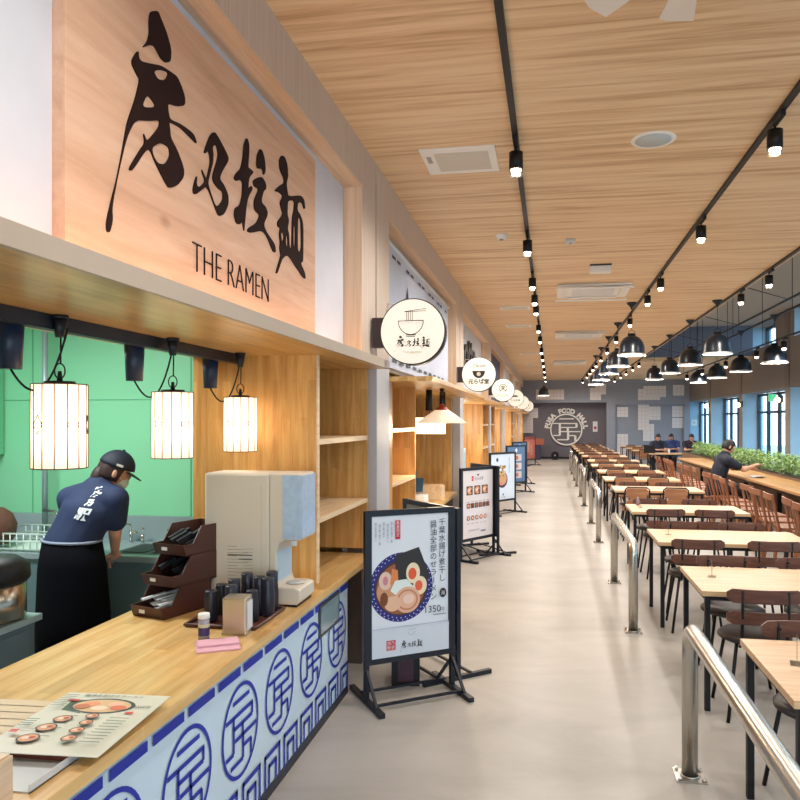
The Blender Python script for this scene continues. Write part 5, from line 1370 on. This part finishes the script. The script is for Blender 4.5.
PERSON_SHIRT = []
def person(label, J, hd, shirt, trousers, hairm, loc, rz, cap=False, apron=False, mask=False, sleeves=.36, long=False, name='person', group=None):
    """J: joints in local metres. keys pelvis chest neck head sh_l el_l ha_l sh_r el_r ha_r hip_l kn_l an_l toe_l hip_r ..."""
    t = thing(name, label, 'person', loc, rz, group)
    V_ = {'pelvis': (J['pelvis'], (.115, .09)), 'waist': (lerp(J['pelvis'], J['chest'], .5), (.10, .08)), 'chest': (J['chest'], (.115, .085)), 'neckb': (lerp(lerp(J['sh_l'], J['sh_r'], .5), J['neck'], .15), (.095, .07)), 'neck': (J['neck'], .055), 'head': (lerp(J['neck'], J['head'], .7), .05)}
    E_ = [('pelvis', 'waist'), ('waist', 'chest'), ('chest', 'neckb'), ('neckb', 'neck'), ('neck', 'head')]
    for s in 'lr':
        V_['sh' + s] = (J['sh_' + s], .058); V_['el' + s] = (J['el_' + s], .040); V_['ha' + s] = (J['ha_' + s], .027)
        V_['hip' + s] = (J['hip_' + s], .085); V_['kn' + s] = (J['kn_' + s], .056); V_['an' + s] = (J['an_' + s], .038); V_['toe' + s] = (J['toe_' + s], .035)
        E_ += [('neckb', 'sh' + s), ('sh' + s, 'el' + s), ('el' + s, 'ha' + s), ('pelvis', 'hip' + s), ('hip' + s, 'kn' + s), ('kn' + s, 'an' + s), ('an' + s, 'toe' + s)]
    body = MB().merge(skin_mesh(V_, E_), None, SKIN)
    M = head_mb(body, J['head'], hd[0], hd[1], 1.0, SKIN)
    for s in 'lr':
        d = Vector(J['ha_' + s]) - Vector(J['el_' + s]); hand(body, J['ha_' + s], d, J.get('pn', (0, 0, 1)), SKIN, .6)
    body.build('body', SKIN, t, weld=False)
    # shirt
    def g(r_, k=.016): return tuple(v + k for v in r_) if isinstance(r_, tuple) else r_ + k
    Vs = {'pelvis': (J['pelvis'], g((.135, .105))), 'waist': (V_['waist'][0], g((.13, .10))), 'chest': (J['chest'], (.165, .125)), 'neckb': (V_['neckb'][0], (.13, .105)), 'mid': (lerp(V_['neckb'][0], J['neck'], .5), .098), 'collar': (lerp(V_['neckb'][0], J['neck'], .97), .068)}
    if not apron: Vs['hem'] = (lerp(J['pelvis'], J['chest'], -.2), (.15, .125))
    else: Vs['pelvis'] = (lerp(J['pelvis'], J['chest'], -.08), (.172, .14)); Vs['waist'] = (V_['waist'][0], (.165, .13)); Vs['chest'] = (J['chest'], (.175, .13))
    Es = ([] if apron else [('pelvis', 'hem')]) + [('pelvis', 'waist'), ('waist', 'chest'), ('chest', 'neckb'), ('neckb', 'mid'), ('mid', 'collar')]
    for s in 'lr':
        Vs['sh' + s] = (J['sh_' + s], .080); Vs['cuff' + s] = (lerp(J['sh_' + s], J['el_' + s], sleeves + .25), .070)
        Es += [('neckb', 'sh' + s), ('sh' + s, 'cuff' + s)]
    PERSON_SHIRT.clear(); PERSON_SHIRT.append(MB().merge(skin_mesh(Vs, Es)).build('shirt', shirt, t, weld=False))
    Vt = {'pelvis': (lerp(J['pelvis'], J['chest'], -.02), (.145, .118))}
    Et = []
    if apron: Vt = {'pelvis': (lerp(J['pelvis'], J['chest'], -.25), (.085, .075))}
    for s in 'lr':
        Vt['hip' + s] = (J['hip_' + s], .08 if apron else .10); Vt['kn' + s] = (J['kn_' + s], .074); Vt['an' + s] = (lerp(J['kn_' + s], J['an_' + s], .93), .056)
        Et += [('pelvis', 'hip' + s), ('hip' + s, 'kn' + s), ('kn' + s, 'an' + s)]
    MB().merge(skin_mesh(Vt, Et)).build('trousers', trousers, t, weld=False)
    sh_ = MB()
    for s in 'lr':
        a = Vector(J['an_' + s]); b_ = Vector(J['toe_' + s]); sh_.tube([a + Vector((0, 0, -.03)) - (b_ - a) * .3, a * .5 + b_ * .5 + Vector((0, 0, -.01)), b_ + (b_ - a) * .15], .045, 10)
    sh_.build('shoes', BLACK, t)
    hair_part(M, t, hairm, long)
    face_parts(M, t)
    return t, M
# kitchen worker, leaning over the sink (joints in world metres, origin at feet)
ox, oy = -2.98, 4.02
def q_(x, y, z): return (x - ox, y - oy, z)
def k_(px, py, y): x, z = on_y(px, py, y); return (x - ox, y - oy, z)
J = dict(pelvis=k_(73, 541, 4.05), chest=k_(87, 513, 4.08), neck=k_(103, 483, 4.16), head=k_(115, 471, 4.2),
         sh_l=k_(70, 499, 4.14), el_l=k_(76, 532, 4.36), ha_l=k_(98, 553, 4.46), sh_r=k_(116, 499, 4.1), el_r=k_(115, 534, 4.15), ha_r=k_(115, 552, 4.27),
         hip_l=k_(60, 556, 4.06), kn_l=(-.10, .06, .47), an_l=(-.12, .01, .08), toe_l=(-.11, .16, .04),
         hip_r=k_(87, 556, 4.06), kn_r=(.12, .06, .47), an_r=(.13, .01, .08), toe_r=(.15, .16, .04))
pcx = J['pelvis'][0]; pcy = J['pelvis'][1]; pz = J['pelvis'][2]
for k in ('kn_l', 'an_l', 'toe_l', 'kn_r', 'an_r', 'toe_r'): J[k] = (J[k][0] + pcx, J[k][1], J[k][2])
NAVYT = mat((30, 44, 78), .8, vary=.12, vscale=12)
t, M = person('kitchen worker in navy cap, navy T-shirt and black apron leaning over the sink', J, ((.72, .62, -.38), (.30, .10, .9)), NAVYT, mat((16, 16, 22), .9), (52, 30, 28), (ox, oy, 0), 0, long=True, apron=True)
cpm = mat((22, 28, 46), .7, vary=.1)
cm = MB()
vs = []; fs = []; n, seg = 8, 26
for i in range(n + 1):
    ph = PI / 2 - (PI / 2 * .93) * i / n
    for j in range(seg):
        a = 2 * PI * j / seg; vs.append((.09 * math.cos(ph) * math.cos(a), .112 * math.cos(ph) * math.sin(a), .115 * math.sin(ph) + .022))
for i in range(n):
    for j in range(seg): fs.append((i * seg + j, i * seg + (j + 1) % seg, (i + 1) * seg + (j + 1) % seg, (i + 1) * seg + j))
cm._add(vs, fs, None, M, True).ball((0, 0, .14), .01, None, 8, (1, 1, .5), M)
co = cm.build('cap', cpm, t); so = co.modifiers.new('t', 'SOLIDIFY'); so.thickness = .004
vz = MB(); pts = [(.075 * math.cos(R(k)), .07 + .085 * math.sin(R(k))) for k in range(0, 181, 15)]
vz.prism(pts + [(-.085, .04), (.085, .04)], .004, None, M @ Matrix.Translation((0, .02, .03)) @ Matrix.Rotation(R(-14), 4, 'X')).build('visor', cpm, co)
MB().box(.088, .0915, -.02, .02, .045, .06, None, M).build('cap_patch', WHITE, co)
mk = MB().ball((0, .06, -.055), .055, None, 14, (1.05, .85, .85), M).tube([M @ Vector(v) for v in ((.05, .06, -.04), (.075, .02, -.01), (.08, 0, .0))], .002, 6).build('face_mask', mat((214, 226, 222), .8), t)
# apron
ap = MB(); n = 24
rows_ = []
for (z, rx, ry, cx_, cy_) in ((.965, .176, .146, ox + pcx, 4.04), (.80, .205, .165, ox + pcx, 4.04), (.5, .225, .18, ox + pcx, 4.05), (.12, .24, .19, ox + pcx, 4.05)):
    rows_.append([(cx_ - ox + rx * math.cos(2 * PI * k / n) * (1 + .03 * math.sin(5 * 2 * PI * k / n)), cy_ - oy + ry * math.sin(2 * PI * k / n), z) for k in range(n)])
V_ = [v for r_ in rows_ for v in r_]; f = []
for i in range(3):
    for k in range(n):
        f.append((i * n + k, i * n + (k + 1) % n, (i + 1) * n + (k + 1) % n, (i + 1) * n + k))
ao = ap._add(V_, f, None, None, True).build('apron', mat((9, 10, 16), .95, vary=.1, spec=.1), t); so = ao.modifiers.new('t', 'SOLIDIFY'); so.thickness = .006
MB().tube([(pcx + .176 * math.cos(2 * PI * k / 24), 4.04 - oy + .146 * math.sin(2 * PI * k / 24), .962 - .006 * math.cos(2 * PI * k / 24)) for k in range(24)], .009, 8, closed=True).build('belt', mat((130, 138, 158), .7), t)
# shirt lettering, laid onto the cloth of the back
from mathutils.bvhtree import BVHTree
bv = BVHTree.FromPolygons([v.co.copy() for v in PERSON_SHIRT[0].data.vertices], [tuple(p.vertices) for p in PERSON_SHIRT[0].data.polygons])
lb = MB()
ax_u, ax_v = Vector((.97, .0, -.15)).normalized(), Vector((.36, .0, .93)).normalized()
cl_ = Vector(k_(80, 505, 3.9))
for ch, dv, sz in (('房', .045, .066), ('乃', -.01, .04), ('駅', -.095, .078)):
    me = text_mesh(ch, sz, .003, 'CENTER')
    for v in me.vertices:
        p = cl_ + ax_v * dv + ax_u * v.co.x + ax_v * v.co.y
        hit = bv.ray_cast(Vector((p.x, -1.0, p.z)), Vector((0, 1, 0)))
        v.co = (hit[0] + Vector((0, -.005, 0))) if hit[0] else Vector((p.x, p.y + .1, p.z))
    lb.merge(me)
lb.build('shirt_lettering', ink((226, 232, 240)), t, weld=False)

def seated(loc, rz, label, shirt, pose=0, hairm=(24, 22, 24), pants=(34, 34, 44), lean=.1, group=None):
    arms = [dict(sh_l=(-.19, .04, .98), el_l=(-.23, .22, .78), ha_l=(-.10, .40, .80), sh_r=(.19, .04, .98), el_r=(.23, .24, .78), ha_r=(.08, .42, .80)),
            dict(sh_l=(-.19, .04, .98), el_l=(-.22, .24, .78), ha_l=(-.04, .22, 1.02), sh_r=(.19, .04, .98), el_r=(.2, .26, .78), ha_r=(.05, .36, .80)),
            dict(sh_l=(-.19, .14, .96), el_l=(-.20, .38, .82), ha_l=(-.06, .56, .84), sh_r=(.19, .14, .96), el_r=(.2, .38, .82), ha_r=(.06, .62, .88))][pose]
    J = dict(pelvis=(0, 0, .53), chest=(0, lean * .6, .82), neck=(0, lean + .02, 1.06), head=(0, lean + .07, 1.17),
             hip_l=(-.10, .04, .52), kn_l=(-.13, .42, .50), an_l=(-.13, .40, .08), toe_l=(-.14, .53, .04), hip_r=(.10, .04, .52), kn_r=(.13, .42, .50), an_r=(.13, .42, .08), toe_r=(.14, .55, .04), pn=(0, 0, 1))
    J.update(arms)
    hd = ((0, .9, -.35), (0, .2, 1)) if pose != 2 else ((0, .85, -.45), (0, .3, 1))
    return person(label, J, hd, shirt, mat(pants, .8), hairm, loc, rz, group=group)
DK = mat((26, 32, 48), .8, vary=.1)
seated((2.72, 13.0, 0.0), R(-80), 'man in dark T-shirt seated at the window bench reading papers', DK, 2, lean=.16)[0].scale = (1.07, 1.07, 1.07)
t = thing('wooden_stool', 'low wooden stool under the man reading at the window bench', 'stool', (2.74, 13.0, 0))
MB().lathe([(0, .395), (.17, .395), (.18, .41), (.17, .425), (0, .425)], seg=24).build('seat', W_CHERRY, t)
for sx_ in (-1, 1):
    for sy in (-1, 1): MB().cyl((sx_ * .17, sy * .17, 0), (sx_ * .1, sy * .1, .395), .014, .016, 10).build('leg', W_CHERRY, t)
t = thing('open_booklet', 'open white booklet held by the man at the window bench', 'booklet', (3.38, 12.86, .78), R(-70))
MB().box(-.12, 0, -.09, .09, 0, .006, None, Matrix.Rotation(R(12), 4, 'Y')).box(0, .12, -.09, .09, 0, .006, None, Matrix.Rotation(R(-12), 4, 'Y')).build('pages', mat((200, 206, 208), .6), t)
t.location.z = .752
seated((3.35, 24.05, 0), R(170), 'man in navy shirt seated left behind the far table, using the laptop', mat((28, 34, 60), .8), 0)
seated((3.86, 24.7, 0), R(165), 'person in blue jacket seated in the middle behind the far table', mat((44, 66, 120), .8), 0)
seated((4.35, 24.2, 0), R(180), 'man in dark shirt seated right behind the far table, hand at chin', mat((40, 36, 52), .8), 1)
for i, (x, y, rz) in enumerate([(3.35, 24.05, 170), (3.86, 24.7, 165), (4.35, 24.2, 180)]):
    dup(PD, (x, y + .02, 0), R(rz), 'plywood-back chair under the %s person at the far table' % ['left', 'middle', 'right'][i], 'chairs under the seated group')

# ================================================================== light
wd_ = bpy.data.worlds.new('daylight'); S.world = wd_; wd_.use_nodes = True
bg = wd_.node_tree.nodes['Background']; bg.inputs[0].default_value = (0.74, 0.89, 1.0, 1); bg.inputs[1].default_value = 4.2
S.view_settings.view_transform = 'Standard'; S.view_settings.look = 'None'; S.view_settings.gamma = 1; S.view_settings.exposure = 0.2
S.view_settings.use_curve_mapping = False
cy = S.cycles
cy.max_bounces = 6; cy.diffuse_bounces = 4; cy.glossy_bounces = 3; cy.transmission_bounces = 4; cy.transparent_max_bounces = 10
cy.use_denoising = True; cy.sample_clamp_indirect = 6; cy.use_light_tree = True; cy.caustics_reflective = False; cy.caustics_refractive = False
